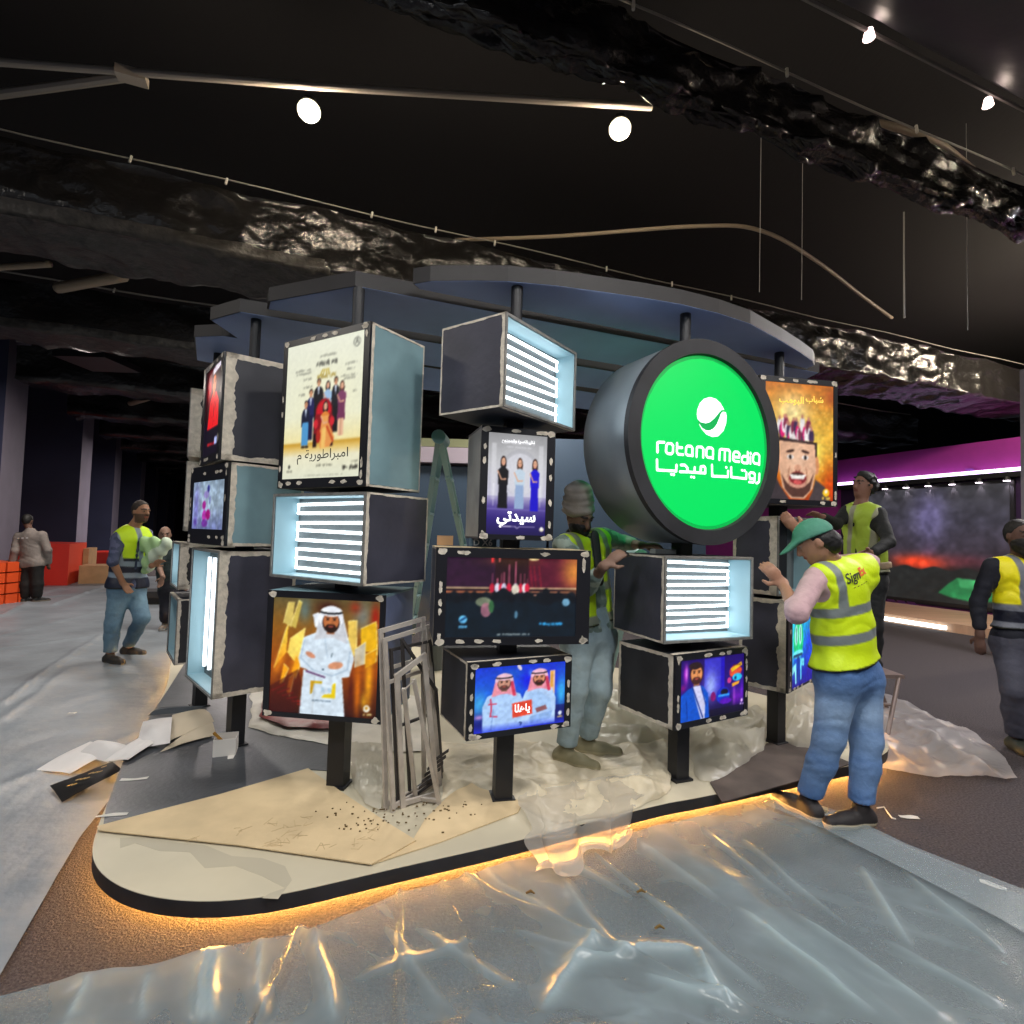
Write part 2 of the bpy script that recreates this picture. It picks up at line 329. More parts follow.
# ------------------------------------------------------------------ printed pictures: a fine mesh whose points carry the print's own colours
class Art:
    def __init__(s, W, H, col=(0, 0, 0)):
        s.W, s.H = W, H; s.SS = 2
        s.c = np.ones((H*2, W*2, 3))*np.array(col)/255.
        yy, xx = np.mgrid[0:H*2, 0:W*2]; s.x = (xx+.5)/(2*W)*100; s.y = (yy+.5)/(2*H)*100   # both axes run 0..100
    def mix(s, m, col):
        m = np.clip(m, 0, 1)[..., None]; s.c = s.c*(1-m)+np.array(col)/255.*m
    def vgrad(s, st):
        ys = [a for a, _ in st]
        for k in range(3): s.c[..., k] = np.interp(s.y, ys, [c[k]/255. for _, c in st])
    def rect(s, x0, y0, x1, y1, col, a=1.): s.mix(((s.x >= x0) & (s.x <= x1) & (s.y >= y0) & (s.y <= y1))*a, col)
    def ell(s, cx, cy, rx, ry, col, a=1., soft=0., rot=0.):
        c, n = math.cos(R(rot)), math.sin(R(rot)); dx, dy = s.x-cx, s.y-cy
        d = np.sqrt(((dx*c+dy*n)/rx)**2+((-dx*n+dy*c)/ry)**2)
        s.mix(a*(d <= 1) if soft == 0 else a*np.exp(-(d*1.5)**2), col)
    def inside(s, P):
        m = np.zeros(s.x.shape, bool); n = len(P)
        for i in range(n):
            x0, y0 = P[i]; x1, y1 = P[(i+1) % n]
            if y0 == y1: continue
            m ^= ((s.y > min(y0, y1)) & (s.y <= max(y0, y1)) & (s.x < x0+(s.y-y0)*(x1-x0)/(y1-y0)))
        return m
    def poly(s, P, col, a=1.): s.mix(s.inside(P)*a, col)
    def line(s, P, w, col, a=1.):
        for (x0, y0), (x1, y1) in zip(P, P[1:]):
            dx, dy = x1-x0, y1-y0; L = dx*dx+dy*dy+1e-9; t = np.clip(((s.x-x0)*dx+(s.y-y0)*dy)/L, 0, 1)
            s.mix((np.hypot((s.x-x0-t*dx), (s.y-y0-t*dy)*s.H/s.W) < w)*a, col)
    def noise(s, sc_, amp, seed=0): s.c = np.clip(s.c*(1+amp*(vn(s.x/sc_, s.y/sc_*s.H/s.W, seed)-.5)[..., None]), 0, 1)
    def photo(s, a=.28, f=4.):
        n = fbm(s.x/f, s.y/f*s.H/s.W, 77, 4); s.c = np.clip(s.c*(1+a*(n-.47)*2)[..., None], 0, 1); L = s.c.mean(2, keepdims=True); s.c = np.clip(L+(s.c-L)*1.08, 0, 1); return s
    def scrib(s, x0, x1, y, h, col, a=.8, seed=0):
        """a line of print too small to read"""
        m = (s.x > x0) & (s.x < x1) & (np.abs(s.y-y-h*.5*(vn(s.x*1.3, s.y*0, seed)-.5)) < h*(.25+.5*vn(s.x*2.2, s.y*0+3, seed+5))) & (vn(s.x*1.1, s.y*0+9, seed+3) > .25)
        s.mix(m*a, col)
    def build(s, name, o, ax, ay, nrm, m, parent):
        """o = centre, ax / ay = full edge vectors (right, up), nrm = outward"""
        W, H = s.W, s.H; c = s.c.reshape(H, 2, W, 2, 3).mean((1, 3))
        cc = np.zeros((H+1, W+1, 3)); k = np.zeros((H+1, W+1, 1))
        for i in (0, 1):
            for j in (0, 1): cc[i:H+i, j:W+j] += c; k[i:H+i, j:W+j] += 1
        cc = s2l(cc/k)
        o, ax, ay, nrm = (np.asarray(q, float) for q in (o, ax, ay, nrm))
        G = np.array([[o+ax*(j/W-.5)+ay*(.5-i/H) for j in range(W+1)] for i in range(H+1)])
        mb = MB(); mb.grid(G[::-1]); n = mb.n
        # a thin body behind the print
        bo = o-nrm*.006; vs = [bo+ax*a-ay*b for a, b in ((-.5, -.5), (.5, -.5), (.5, .5), (-.5, .5))]; fr = [p+nrm*.006 for p in vs]
        mb.add(vs+fr, [(3, 2, 1, 0), (0, 1, 5, 4), (1, 2, 6, 5), (2, 3, 7, 6), (3, 0, 4, 7)])
        ob = mb.build(name, m, parent); me = ob.data
        at_ = me.color_attributes.new('Col', 'FLOAT_COLOR', 'POINT')
        col = np.ones((len(me.vertices), 4)); col[:n, :3] = cc[::-1].reshape(-1, 3); col[n:, :3] = 0
        at_.data.foreach_set('color', col.ravel()); return ob
    def man(s, x, y, hw, hh, skin=(205, 150, 115), hair=(30, 22, 20), beard=None, ghutra=None, agal=True, body=None, bw=None, by=100, red=False):
        """head centred on x, y with half sizes hw, hh"""
        if body is not None:
            s.poly([(x-bw, by), (x-bw*1.02, y+hh*3.2), (x-bw*.8, y+hh*1.75), (x-hw*.7, y+hh*1.05), (x+hw*.7, y+hh*1.05), (x+bw*.8, y+hh*1.75), (x+bw*1.02, y+hh*3.2), (x+bw, by)], body)
        if ghutra is not None:
            g1 = ghutra; g2 = (232, 150, 170) if red else tuple(int(q*.86) for q in ghutra)
            s.poly([(x-hw*1.35, y-hh*.5), (x-hw*1.9, y+hh*1.9), (x-hw*.5, y+hh*1.6), (x+hw*.5, y+hh*1.6), (x+hw*2.0, y+hh*2.1), (x+hw*1.4, y-hh*.5)], g2)
            s.ell(x, y-hh*.35, hw*1.42, hh*1.15, g1)
            if red: s.line([(x-hw*1.2, y), (x-hw*1.5, y+hh*1.6)], hw*.25, (235, 150, 165)); s.line([(x+hw*1.2, y), (x+hw*1.6, y+hh*1.8)], hw*.25, (200, 60, 90))
        else: s.ell(x, y-hh*.25, hw*1.08, hh*1.05, hair)
        s.rect(x-hw*.45, y+hh*.6, x+hw*.45, y+hh*1.25, tuple(int(q*.8) for q in skin))
        if beard: s.ell(x, y+hh*.12, hw*1.02, hh*1.0, beard)
        s.ell(x, y, hw*.9, hh*.88, skin)
        if beard: s.ell(x, y+hh*.62, hw*.66, hh*.34, beard); s.ell(x, y+hh*.38, hw*.5, hh*.1, beard)
        s.ell(x, y+hh*.5, hw*.32, hh*.08, (170, 80, 70))
        for q in (-1, 1): s.ell(x+q*hw*.4, y-hh*.15, hw*.17, hh*.08, (25, 18, 18)); s.ell(x+q*hw*.4, y-hh*.33, hw*.27, hh*.06, (45, 30, 25))
        s.ell(x+hw*.1, y+hh*.12, hw*.12, hh*.2, tuple(int(q*.88) for q in skin))
        if ghutra is not None:
            s.ell(x, y-hh*.95, hw*1.25, hh*.5, ghutra); s.ell(x, y-hh*.86, hw*1.36, hh*.2, (15, 15, 18)); s.ell(x, y-hh*1.02, hw*1.25, hh*.17, ghutra)
    def woman(s, x, y, hw, hh, top, skirt, by, hair=(50, 30, 25), bw=None):
        bw = bw or hw*1.6; m = (y+by)/2
        s.ell(x, y+hh*.4, hw*1.25, hh*1.7, hair)
        s.poly([(x-bw, y+hh*2), (x-hw*.5, y+hh*1.1), (x+hw*.5, y+hh*1.1), (x+bw, y+hh*2), (x+bw*.9, m), (x-bw*.9, m)], top)
        s.poly([(x-bw*.75, m-1), (x+bw*.75, m-1), (x+bw*.9, by), (x-bw*.9, by)], skirt)
        s.ell(x, y, hw*.85, hh*.9, (225, 175, 145)); s.line([(x-bw, y+hh*2.2), (x-bw*.3, y+hh*4), (x+bw*.5, y+hh*3.9)], hw*.28, (222, 170, 140))
        for q in (-1, 1): s.ell(x+q*hw*.35, y-hh*.1, hw*.13, hh*.09, (30, 20, 20))
        s.ell(x, y+hh*.45, hw*.25, hh*.08, (170, 50, 60))

# pictures ------------------------------------------------------------
def art_family():
    A = Art(90, 124, (226, 229, 208)); A.vgrad([(0, (228, 230, 212)), (55, (232, 232, 205)), (73, (238, 226, 170)), (74.5, (196, 150, 52)), (78, (222, 190, 110)), (84, (232, 228, 200)), (100, (224, 226, 205))])
    A.ell(55, 45, 45, 30, (250, 244, 205), .5, 1)
    for k, (x0, x1, y) in enumerate([(45, 66, 12), (12, 34, 20), (14, 34, 22.5), (24, 36, 27), (78, 92, 21), (80, 90, 25), (72, 93, 29.5), (76, 92, 31.5), (24, 36, 33), (18, 28, 38), (88, 93, 41)]): A.scrib(x0, x1, y, 1.5, (120, 120, 110), .6, k)
    A.scrib(40, 68, 17.5, 3., (60, 60, 55), .75, 40)
    A.ell(91, 7, 4.2, 3.4, (110, 112, 104)); A.ell(91, 7, 3.2, 2.6, (228, 230, 212)); A.line([(89.5, 8), (91, 5), (92.5, 8)], .7, (110, 112, 104))
    for q in (-6, -2, 2, 6): A.line([(52+q, 26), (53+q*.6, 22)], .8, (190, 165, 70))
    A.scrib(42, 66, 27, 3, (170, 150, 80), .9, 9)
    def kid(x, y, top, bot, by, w=4.2, hair=(40, 28, 24), lap=True):
        A.man(x, y, 2.4, 2.6, hair=hair, body=top, bw=w, by=(y+by)/2+1)
        A.rect(x-w*.8, (y+by)/2-1, x+w*.8, by, bot); A.rect(x-.25, (y+by)/2+4, x+.25, by, (20, 18, 22))
        if lap: A.poly([(x-1.4, y+3), (x+1.4, y+3), (x, y+10)], (215, 225, 240))
    kid(45, 31, (22, 20, 26), (20, 18, 22), 70, 6.5); kid(67, 32, (24, 24, 32), (22, 20, 26), 68, 5)
    A.woman(57, 34, 2.4, 2.6, (160, 190, 220), (70, 80, 110), 62, (30, 22, 22), 5.2)
    kid(35, 38, (34, 34, 82), (25, 22, 60), 72, 5); kid(29, 46, (22, 26, 50), (70, 140, 190), 76, 5.6)
    A.rect(25.2, 59, 32.6, 76, (84, 150, 200)); A.rect(28.7, 61, 29.1, 76, (40, 80, 120)); A.ell(27, 77, 2.6, .9, (20, 18, 20)); A.ell(32, 77, 2.6, .9, (20, 18, 20))
    A.woman(75, 36, 2.5, 2.8, (120, 62, 96), (110, 50, 84), 60, (60, 36, 28), 5.6); A.rect(71.5, 59, 78.5, 71, (226, 180, 150)); A.rect(74.7, 59, 75.2, 71, (150, 110, 90))
    A.ell(53, 53, 11, 10, (120, 14, 26)); A.ell(53, 53, 9.4, 8.6, (190, 24, 40)); A.poly([(42, 54), (64, 54), (66, 74), (40, 74)], (130, 16, 28)); A.ell(43, 61, 3, 3.4, (200, 40, 52)); A.ell(64, 60, 3, 3.4, (200, 40, 52))
    A.rect(40, 68, 45, 78, (30, 10, 14)); A.rect(60, 70, 66, 78, (40, 12, 16))
    A.woman(55, 49, 2.7, 3, (214, 130, 60), (226, 160, 90), 64, (26, 18, 18), 5.6)
    A.poly([(50, 62), (60, 61), (68, 72), (62, 78), (50, 79), (48, 70)], (222, 150, 84)); A.poly([(52, 64), (57, 64), (56, 79), (51, 79)], (236, 190, 110)); A.line([(58, 64), (66, 74)], 1.4, (190, 80, 40)); A.ell(47, 70, 3, 5, (165, 40, 30))
    A.scrib(46, 66, 91, 1.4, (120, 118, 104), .8, 51); A.scrib(78, 98, 93.5, 2.6, (45, 42, 38), .85, 52); A.scrib(88, 98, 89.5, 1, (120, 118, 104), .7, 53)
    A.ell(9, 91, 1.5, 1.3, (40, 40, 36)); A.scrib(4, 14, 94.5, 1.2, (130, 128, 114), .8, 54); A.scrib(30, 80, 98, .8, (150, 148, 134), .6, 55)
    return A.photo(.045, 2.)
def art_gold():
    A = Art(110, 118, (90, 50, 14)); A.vgrad([(0, (96, 84, 52)), (25, (140, 92, 30)), (60, (150, 70, 12)), (100, (48, 14, 8))])
    A.ell(30, 10, 9, 16, (96, 120, 120), .8, 1); A.ell(84, 14, 12, 18, (120, 134, 140), .7, 1); A.ell(52, 8, 18, 10, (50, 12, 10), .9, 1); A.ell(96, 14, 6, 16, (160, 26, 12), .9, 1); A.ell(77, 6, 8, 8, (150, 40, 20), .7, 1)
    S = [((3, 62), (12, 30), (15, 22), (14, 48)), ((10, 22), (14, 4), (20, 4), (18, 26)), ((17, 24), (24, 2), (27, 4), (22, 27)), ((17, 36), (31, 26), (26, 60), (15, 48)), ((71, 18), (79, 17), (80, 52), (72, 38)), ((83, 24), (97, 17), (99, 42), (84, 44)), ((88, 46), (99, 40), (98, 52), (88, 58)), ((78, 42), (88, 35), (88, 54), (78, 58)), ((12, 58), (17, 62), (12, 74), (9, 76)), ((18, 70), (23, 66), (19, 86), (16, 82)), ((24, 50), (28, 58), (24, 70), (20, 64))]
    cs = [(238, 196, 70), (214, 190, 104), (206, 182, 90), (250, 222, 110), (230, 196, 96), (226, 176, 30), (206, 142, 20), (196, 190, 170), (236, 160, 30), (230, 130, 26), (240, 170, 30)]
    for P, c in zip(S, cs): A.poly(P, c); A.line([P[0], P[1], P[2]], .35, (255, 232, 150))
    A.ell(8, 56, 6, 20, (244, 150, 30), .7, 1, 20); A.ell(22, 60, 6, 14, (240, 150, 24), .6, 1, 20); A.ell(82, 78, 4, 30, (226, 120, 12), .85, 1); A.ell(92, 68, 5, 34, (244, 168, 30), .9, 1); A.ell(76, 80, 3, 24, (80, 20, 8), .9, 1); A.ell(88, 86, 4, 10, (250, 190, 40), .6, 1)
    for k in range(6): A.line([(2+k*5, 82+k*2), (14+k*4, 76+k*3.4)], .7, (150, 30, 26))
    A.poly([(0, 78), (26, 62), (30, 74), (24, 100), (0, 100)], (60, 10, 12), .55)
    w1, w2 = (214, 228, 240), (176, 196, 214)
    A.poly([(31, 62), (67, 64), (71, 100), (29, 100)], w1)
    A.poly([(26, 52), (30, 34), (42, 29), (57, 28), (72, 34), (78, 50), (74, 66), (62, 68), (48, 66), (28, 60)], w1)
    A.line([(31, 36), (28, 52), (40, 62), (58, 66)], .6, w2); A.line([(74, 44), (72, 60), (58, 66)], .6, w2); A.line([(50, 34), (53, 50)], .35, w2); A.line([(42, 66), (41, 99)], .8, (196, 206, 214))
    A.poly([(33, 62), (52, 67), (52, 68.6), (33, 64)], (104, 70, 110))
    A.ell(37, 49, 5, 2.2, (206, 140, 110), rot=25); A.ell(61, 57, 7, 3.2, (214, 150, 116), rot=-10); A.ell(49.5, 61, 1, .9, (60, 80, 100)); A.line([(56.5, 50), (57.5, 46.5)], .4, (60, 80, 90))
    A.poly([(42, 20), (37, 14), (42, 12), (66, 14), (72, 34), (62, 32), (60, 20)], (236, 242, 250)); A.poly([(38, 14), (45, 13), (48, 30), (40, 24)], (236, 242, 250))
    A.man(55, 19, 8, 9, (196, 118, 70), beard=(40, 22, 16), ghutra=(240, 244, 252))
    A.rect(38, 71, 49, 73.5, (206, 170, 20)); A.poly([(38, 71), (42, 71), (40, 82), (38, 83)], (196, 150, 16)); A.poly([(62, 72), (62, 85), (49, 85), (51, 82.5), (58, 81.5), (59, 73)], (226, 196, 16)); A.scrib(48, 58, 78, 4, (150, 180, 200), .6, 3); A.scrib(40, 58, 88, 1, (70, 90, 110), .8, 4)
    A.ell(91, 92, 3, 3, (236, 232, 214)); A.ell(91, 91.6, 1.4, 1.4, (196, 140, 40)); A.scrib(86, 96, 97, 1.6, (230, 210, 150), .9, 5)
    return A.photo(.14, 3.)
def art_women():
    A = Art(76, 116, (170, 170, 178)); A.vgrad([(0, (150, 150, 152)), (30, (192, 192, 196)), (62, (196, 194, 214)), (72, (92, 78, 150)), (84, (50, 36, 116)), (100, (30, 22, 74))])
    A.ell(55, 40, 40, 34, (236, 236, 240), .9, 1); A.ell(55, 38, 33, 23, (160, 160, 170), .35); A.ell(55, 40, 29, 21, (222, 222, 230), .6)
    for x in (10, 90): A.rect(x-4, 10, x+4, 66, (226, 226, 230), .5); A.rect(x-1, 50, x+1, 72, (246, 244, 255), .5)
    A.rect(0, 62, 100, 75, (90, 76, 150), .25); A.line([(0, 75), (100, 75)], .5, (120, 108, 180))
    A.woman(26, 28, 4, 4.4, (18, 16, 20), (16, 14, 22), 74, (34, 22, 22), 9); A.woman(54, 29, 4, 4.4, (196, 212, 226), (150, 172, 206), 74, (70, 44, 32), 9); A.woman(80, 29, 4, 4.4, (28, 20, 200), (30, 16, 190), 76, (50, 30, 26), 8)
    A.scrib(26, 78, 8, 2.6, (246, 246, 250), .95, 7); A.scrib(30, 74, 13, 1.1, (226, 226, 232), .6, 8)
    A.line([(20, 92), (48, 91.6), (52, 93.5), (56, 91.6), (82, 91.6)], .5, (236, 230, 250)); A.ell(94, 94, 4, 2, (230, 220, 200)); A.ell(94, 93, 2, 1.6, (250, 250, 250))
    return A.photo(.045, 2.)
def art_concert():
    A = Art(130, 78, (20, 16, 24)); A.vgrad([(0, (46, 18, 34)), (34, (64, 22, 44)), (40, (40, 20, 30)), (60, (14, 26, 40)), (100, (12, 24, 34))])
    A.rect(0, 0, 36, 37, (44, 22, 54), .6); A.rect(62, 0, 100, 37, (98, 24, 50), .8); A.ell(98, 16, 14, 34, (230, 150, 70), .95, 1); A.ell(50, 4, 30, 9, (120, 70, 30), .6, 1); A.rect(36, 0, 62, 40, (30, 16, 16), .5)
    for x in (63, 66, 70): A.line([(x, 10), (x+2, 36)], .35, (150, 30, 50))
    A.rect(0, 37, 34, 39, (206, 180, 140)); A.rect(0, 42, 34, 44, (196, 120, 80)); A.rect(62, 37, 100, 39, (226, 190, 150)); A.rect(62, 42, 96, 43.6, (206, 140, 100)); A.rect(14, 46, 34, 50, (120, 60, 46)); A.rect(66, 46, 90, 50, (180, 130, 110))
    for k, (x, h) in enumerate([(34, 20), (38, 26), (41, 20), (43, 18), (47, 8), (52, 4), (56, 20), (59, 20), (61, 26)]): A.line([(x, h), (x, 40)], .3, (226, 120, 150)); A.ell(x, 38, 1.9, 6, (232, 226, 250) if k % 2 else (210, 40, 70))
    A.ell(52, 40, 3, 7, (255, 246, 226)); A.rect(33, 0, 35, 6, (230, 60, 60)); A.rect(39, 0, 40, 5, (230, 120, 110)); A.ell(66, 1, 4, 1.5, (250, 220, 160))
    for k in range(34): x = 3*k; A.ell(x, 52+4*math.sin(k*2.3)+(-6 if k in (14, 15, 25) else 0), 3.4, 5.5, (14, 22, 32))
    A.rect(0, 56, 100, 100, (12, 26, 38), .85); [A.ell(2+6.1*k+1.5*math.sin(k*3), 50+3*math.sin(k*1.7), 2.6, 4.6, (8, 14, 24)) for k in range(17)]; A.ell(28, 56, 6, 6, (150, 160, 130), .8); A.ell(30, 66, 4, 9, (196, 130, 150), .8); A.ell(34, 62, 2, 8, (60, 110, 70)); A.ell(76, 52, 7, 9, (12, 18, 28)); A.ell(76, 43, 3, 5, (12, 18, 28)); A.ell(92, 56, 3, 5, (120, 170, 200)); A.ell(53, 72, 1.2, 5, (120, 170, 200), .7); A.ell(43, 46, 4, 8, (10, 18, 28))
    A.ell(13, 78, 3, 5, (110, 190, 240)); A.line([(11.6, 79), (14.6, 76)], .7, (16, 60, 110)); A.scrib(10, 16, 87, 3, (110, 190, 240), 1, 3); A.scrib(71, 90, 84, 3, (60, 160, 220), 1, 4); A.scrib(38, 64, 97, 1.8, (190, 200, 200), .8, 5)
    return A.photo()
def art_sheikhs():
    A = Art(118, 80, (26, 60, 200)); A.vgrad([(0, (30, 60, 200)), (40, (34, 96, 214)), (75, (22, 34, 130)), (100, (20, 20, 110))])
    A.ell(58, 24, 14, 26, (24, 20, 230), .8, 1); A.ell(84, 30, 12, 30, (40, 20, 220), .7, 1); A.ell(5, 56, 12, 26, (80, 190, 240), .8, 1); A.ell(96, 50, 8, 34, (70, 190, 240), .85, 1); A.ell(60, 14, 4, 8, (90, 150, 250), .8, 1); A.ell(5, 76, 7, 5, (220, 160, 220), .8, 1); A.ell(40, 12, 20, 10, (30, 90, 190), .7, 1); A.rect(88, 70, 100, 100, (20, 20, 90), .7)
    A.rect(82, 13, 88, 70, (232, 190, 160)); A.rect(83, 15, 86, 40, (220, 160, 70))
    b = (176, 206, 246)
    A.man(31, 27, 7, 10.5, (204, 150, 130), beard=(90, 60, 56), ghutra=(236, 196, 214), body=b, bw=22, by=100, red=True)
    A.man(70, 24, 7, 10.5, (214, 146, 112), beard=(50, 28, 26), ghutra=(240, 190, 210), body=(184, 212, 250), bw=19, by=98, red=True)
    A.poly([(50, 66), (60, 44), (72, 46), (84, 60), (84, 78), (62, 80)], (170, 202, 244)); A.poly([(66, 72), (78, 68), (80, 75), (68, 79)], (140, 90, 96)); A.poly([(60, 84), (86, 78), (84, 90), (60, 96)], (150, 184, 236))
    A.line([(17, 50), (18, 66), (17, 76), (24, 78)], .8, (206, 60, 90)); A.line([(15, 58), (23, 58)], .7, (206, 60, 90))
    A.poly([(40, 60), (62, 57), (63, 80), (41, 83)], (222, 74, 52)); A.line([(20, 66), (18, 98)], .5, (130, 160, 210)); A.line([(49, 91), (51, 92), (50, 95)], .7, (30, 50, 90))
    A.vg = None; A.mix(np.clip((A.y-88)/12, 0, 1)*.75, (40, 60, 220)); A.ell(47.5, 4, 2, 5, (226, 214, 226), rot=-20)
    A.ell(95, 84, 2.2, 3.4, (214, 224, 240)); A.scrib(92, 98, 90, 2.4, (190, 170, 120), 1, 3)
    return A.photo(.14, 3.)
def art_suit():
    A = Art(100, 76, (30, 10, 90)); A.vgrad([(0, (34, 14, 96)), (60, (44, 20, 130)), (100, (16, 10, 46))])
    A.ell(8, 24, 5, 22, (190, 40, 210), .9, 1); A.ell(9, 22, 2.6, 16, (236, 150, 250), .9, 1); A.ell(4, 45, 6, 8, (150, 20, 130), .8, 1)
    A.rect(36, 2, 62, 66, (74, 76, 240), .65); A.ell(46, 48, 14, 34, (170, 190, 250), .9, 1); A.rect(62, 2, 68, 60, (40, 30, 230), .6); A.rect(76, 0, 100, 60, (40, 10, 120), .5)
    A.ell(90, 74, 14, 20, (120, 20, 190), .8, 1); A.ell(84, 70, 3, 24, (190, 90, 230), .7, 1); A.ell(97, 66, 3, 26, (130, 40, 220), .7, 1)
    A.ell(66, 68, 11, 14, (24, 50, 190)); A.ell(68, 62, 6, 5, (18, 10, 40)); A.rect(58, 66, 76, 70, (60, 150, 236)); A.ell(70, 78, 10, 5, (90, 20, 180)); A.ell(50, 67, 4, 8, (130, 20, 110)); A.rect(0, 88, 100, 100, (14, 8, 34), .6)
    A.poly([(0, 100), (0, 58), (12, 48), (22, 44), (34, 46), (42, 60), (44, 100)], (18, 84, 196)); A.poly([(17, 45), (30, 45), (38, 70), (37, 100), (31, 100)], (206, 206, 240)); A.line([(18, 46), (34, 98)], .9, (10, 40, 130)); A.line([(31, 47), (39, 80)], .7, (12, 50, 150)); A.line([(9, 66), (11, 98)], .6, (10, 50, 140))
    A.man(24, 25, 9.5, 15.5, (226, 150, 96), hair=(44, 26, 30), beard=(70, 36, 34))
    A.ell(22, 11, 9.5, 6, (44, 26, 30)); A.ell(86, 30, 10, 11, (200, 60, 90)); A.poly([(78, 24), (96, 14), (97, 20), (80, 31)], (238, 190, 40)); A.poly([(76, 33), (96, 24), (97, 30), (78, 38)], (230, 90, 50)); A.ell(89, 40, 8, 6.5, (50, 190, 232)); A.ell(86, 41, 2, 3, (20, 60, 110)); A.poly([(80, 50), (93, 47), (92, 52), (81, 56)], (240, 170, 50)); A.ell(76, 44, 3.4, 5, (210, 70, 150)); A.scrib(82, 95, 19, 3, (90, 40, 20), .7, 2)
    A.ell(97, 82, 1.8, 3, (226, 190, 250)); A.scrib(94, 100, 88, 2.4, (200, 180, 230), 1, 3)
    return A.photo(.14, 3.)
def art_face():
    A = Art(76, 116, (206, 150, 50)); A.vgrad([(0, (190, 110, 40)), (30, (212, 160, 60)), (55, (226, 180, 70)), (80, (200, 110, 24)), (100, (170, 60, 16))])
    A.ell(40, 25, 38, 26, (250, 230, 170), .9, 1); A.ell(74, 62, 16, 26, (250, 232, 110), .9, 1); A.ell(97, 92, 14, 28, (206, 70, 16), .9, 1); A.ell(98, 10, 16, 12, (170, 80, 40), .8, 1); A.noise(5, .22, 4)
    for k in range(40): A.ell(60+40*rng.random(), 15+60*rng.random(), .8, .5, (255, 240, 150), .7)
    rs = np.random.default_rng(3)
    for k in range(22):
        x, y = 21+2.2*k+rs.random(), 29+rs.random()*14
        A.ell(x, y+5, 4, 7, [(232, 226, 226), (60, 40, 76), (214, 30, 110), (240, 236, 236), (120, 40, 70)][k % 5]); A.ell(x, y-2, 1.7, 2, (190, 130, 110))
    A.rect(0, 48.5, 100, 50, (226, 170, 70), .4); A.poly([(20, 47), (74, 50), (74, 52), (20, 51)], (40, 26, 28))
    A.rect(70, 50, 76, 72, (40, 28, 30)); A.ell(76, 70, 3.5, 8, (206, 140, 96)); A.ell(19, 70, 3, 8, (190, 120, 80))
    A.poly([(21, 50), (73, 52), (75, 74), (70, 90), (58, 99), (38, 99), (26, 90), (21, 74)], (222, 176, 146)); A.ell(47, 66, 16, 22, (238, 200, 172), .7, 1)
    A.poly([(24, 78), (30, 92), (40, 98), (56, 98), (66, 92), (72, 76), (66, 84), (58, 89), (38, 89), (30, 84)], (84, 54, 46)); A.ell(48, 86, 13, 4, (206, 150, 130))
    for q in (-1, 1):
        A.ell(48+q*11, 58.6, 6, 1.3, (60, 38, 32), rot=q*8); A.ell(48+q*11, 63.5, 5, 2, (240, 232, 226)); A.ell(48+q*11, 63.6, 2, 1.9, (24, 16, 16)); A.line([(48+q*12, 72), (48+q*14, 80), (48+q*12, 86)], .5, (150, 96, 76))
    A.ell(48, 73, 5, 3.2, (214, 160, 132)); A.ell(45.5, 75.4, 1, .8, (120, 70, 60)); A.ell(50.5, 75.4, 1, .8, (120, 70, 60))
    A.ell(48, 81.5, 12.5, 5.6, (130, 40, 44)); A.poly([(36.5, 78.5), (60, 78.5), (57, 82.4), (39, 82.4)], (250, 246, 240)); A.ell(48, 85, 6, 2, (206, 90, 90)); A.ell(48, 78, 9, 1.1, (70, 44, 38))
    A.poly([(0, 100), (4, 88), (16, 80), (22, 88), (34, 98), (36, 100)], (60, 52, 56)); A.poly([(64, 100), (70, 92), (74, 82), (88, 88), (96, 100)], (70, 60, 62)); A.noise(9, .1, 9)
    A.ell(90, 93, 5, 3.4, (250, 196, 40)); A.ell(90, 92, 2, 1.6, (255, 250, 230)); A.scrib(84, 96, 98, 1.6, (250, 210, 90), 1, 3)
    return A.photo(.14, 3.)
def art_blue():
    A = Art(76, 80, (10, 90, 190)); A.vgrad([(0, (30, 190, 220)), (30, (20, 160, 220)), (65, (16, 80, 210)), (100, (30, 14, 140))])
    A.ell(6, 40, 10, 50, (70, 236, 246), .9, 1); A.rect(18, 0, 100, 20, (30, 60, 190), .8); A.rect(16, 10, 52, 19, (240, 206, 40)); A.rect(22, 2, 60, 9, (50, 40, 180))
    A.ell(30, 42, 22, 24, (30, 206, 130)); A.ell(20, 36, 7, 13, (170, 250, 226)); A.ell(38, 36, 7, 13, (170, 250, 226)); A.line([(20, 28), (20, 44)], 1., (10, 60, 80)); A.line([(38, 28), (38, 44)], 1., (10, 60, 80))
    A.ell(28, 60, 24, 5, (120, 240, 250)); A.rect(8, 60, 48, 63, (10, 40, 90)); A.rect(24, 64, 34, 96, (16, 60, 160)); A.poly([(4, 74), (20, 70), (22, 96), (17, 96), (14, 80), (4, 84)], (150, 240, 250)); A.poly([(38, 66), (56, 68), (56, 78), (44, 76), (44, 94), (39, 94)], (110, 220, 250))
    A.ell(78, 50, 20, 28, (40, 60, 220), .8, 1); A.ell(80, 84, 20, 12, (60, 16, 150), .8, 1)
    return A.photo()
def art_red():
    A = Art(60, 80, (30, 8, 12)); A.ell(30, 22, 26, 26, (226, 16, 44), .95, 1); A.ell(70, 20, 22, 22, (90, 10, 20), .8, 1); A.rect(0, 60, 100, 100, (16, 8, 26))
    A.poly([(24, 70), (34, 40), (48, 30), (74, 30), (92, 42), (94, 70)], (226, 26, 36)); A.line([(62, 40), (60, 68)], 1, (150, 8, 18)); A.man(58, 20, 13, 12, (226, 120, 60), hair=(30, 14, 12))
    A.poly([(46, 2), (96, -3), (96, 5), (48, 9)], (236, 226, 240)); A.scrib(30, 86, 88, 3, (190, 30, 40), 1, 2); A.rect(76, 82, 92, 90, (180, 190, 240))
    return A.photo()
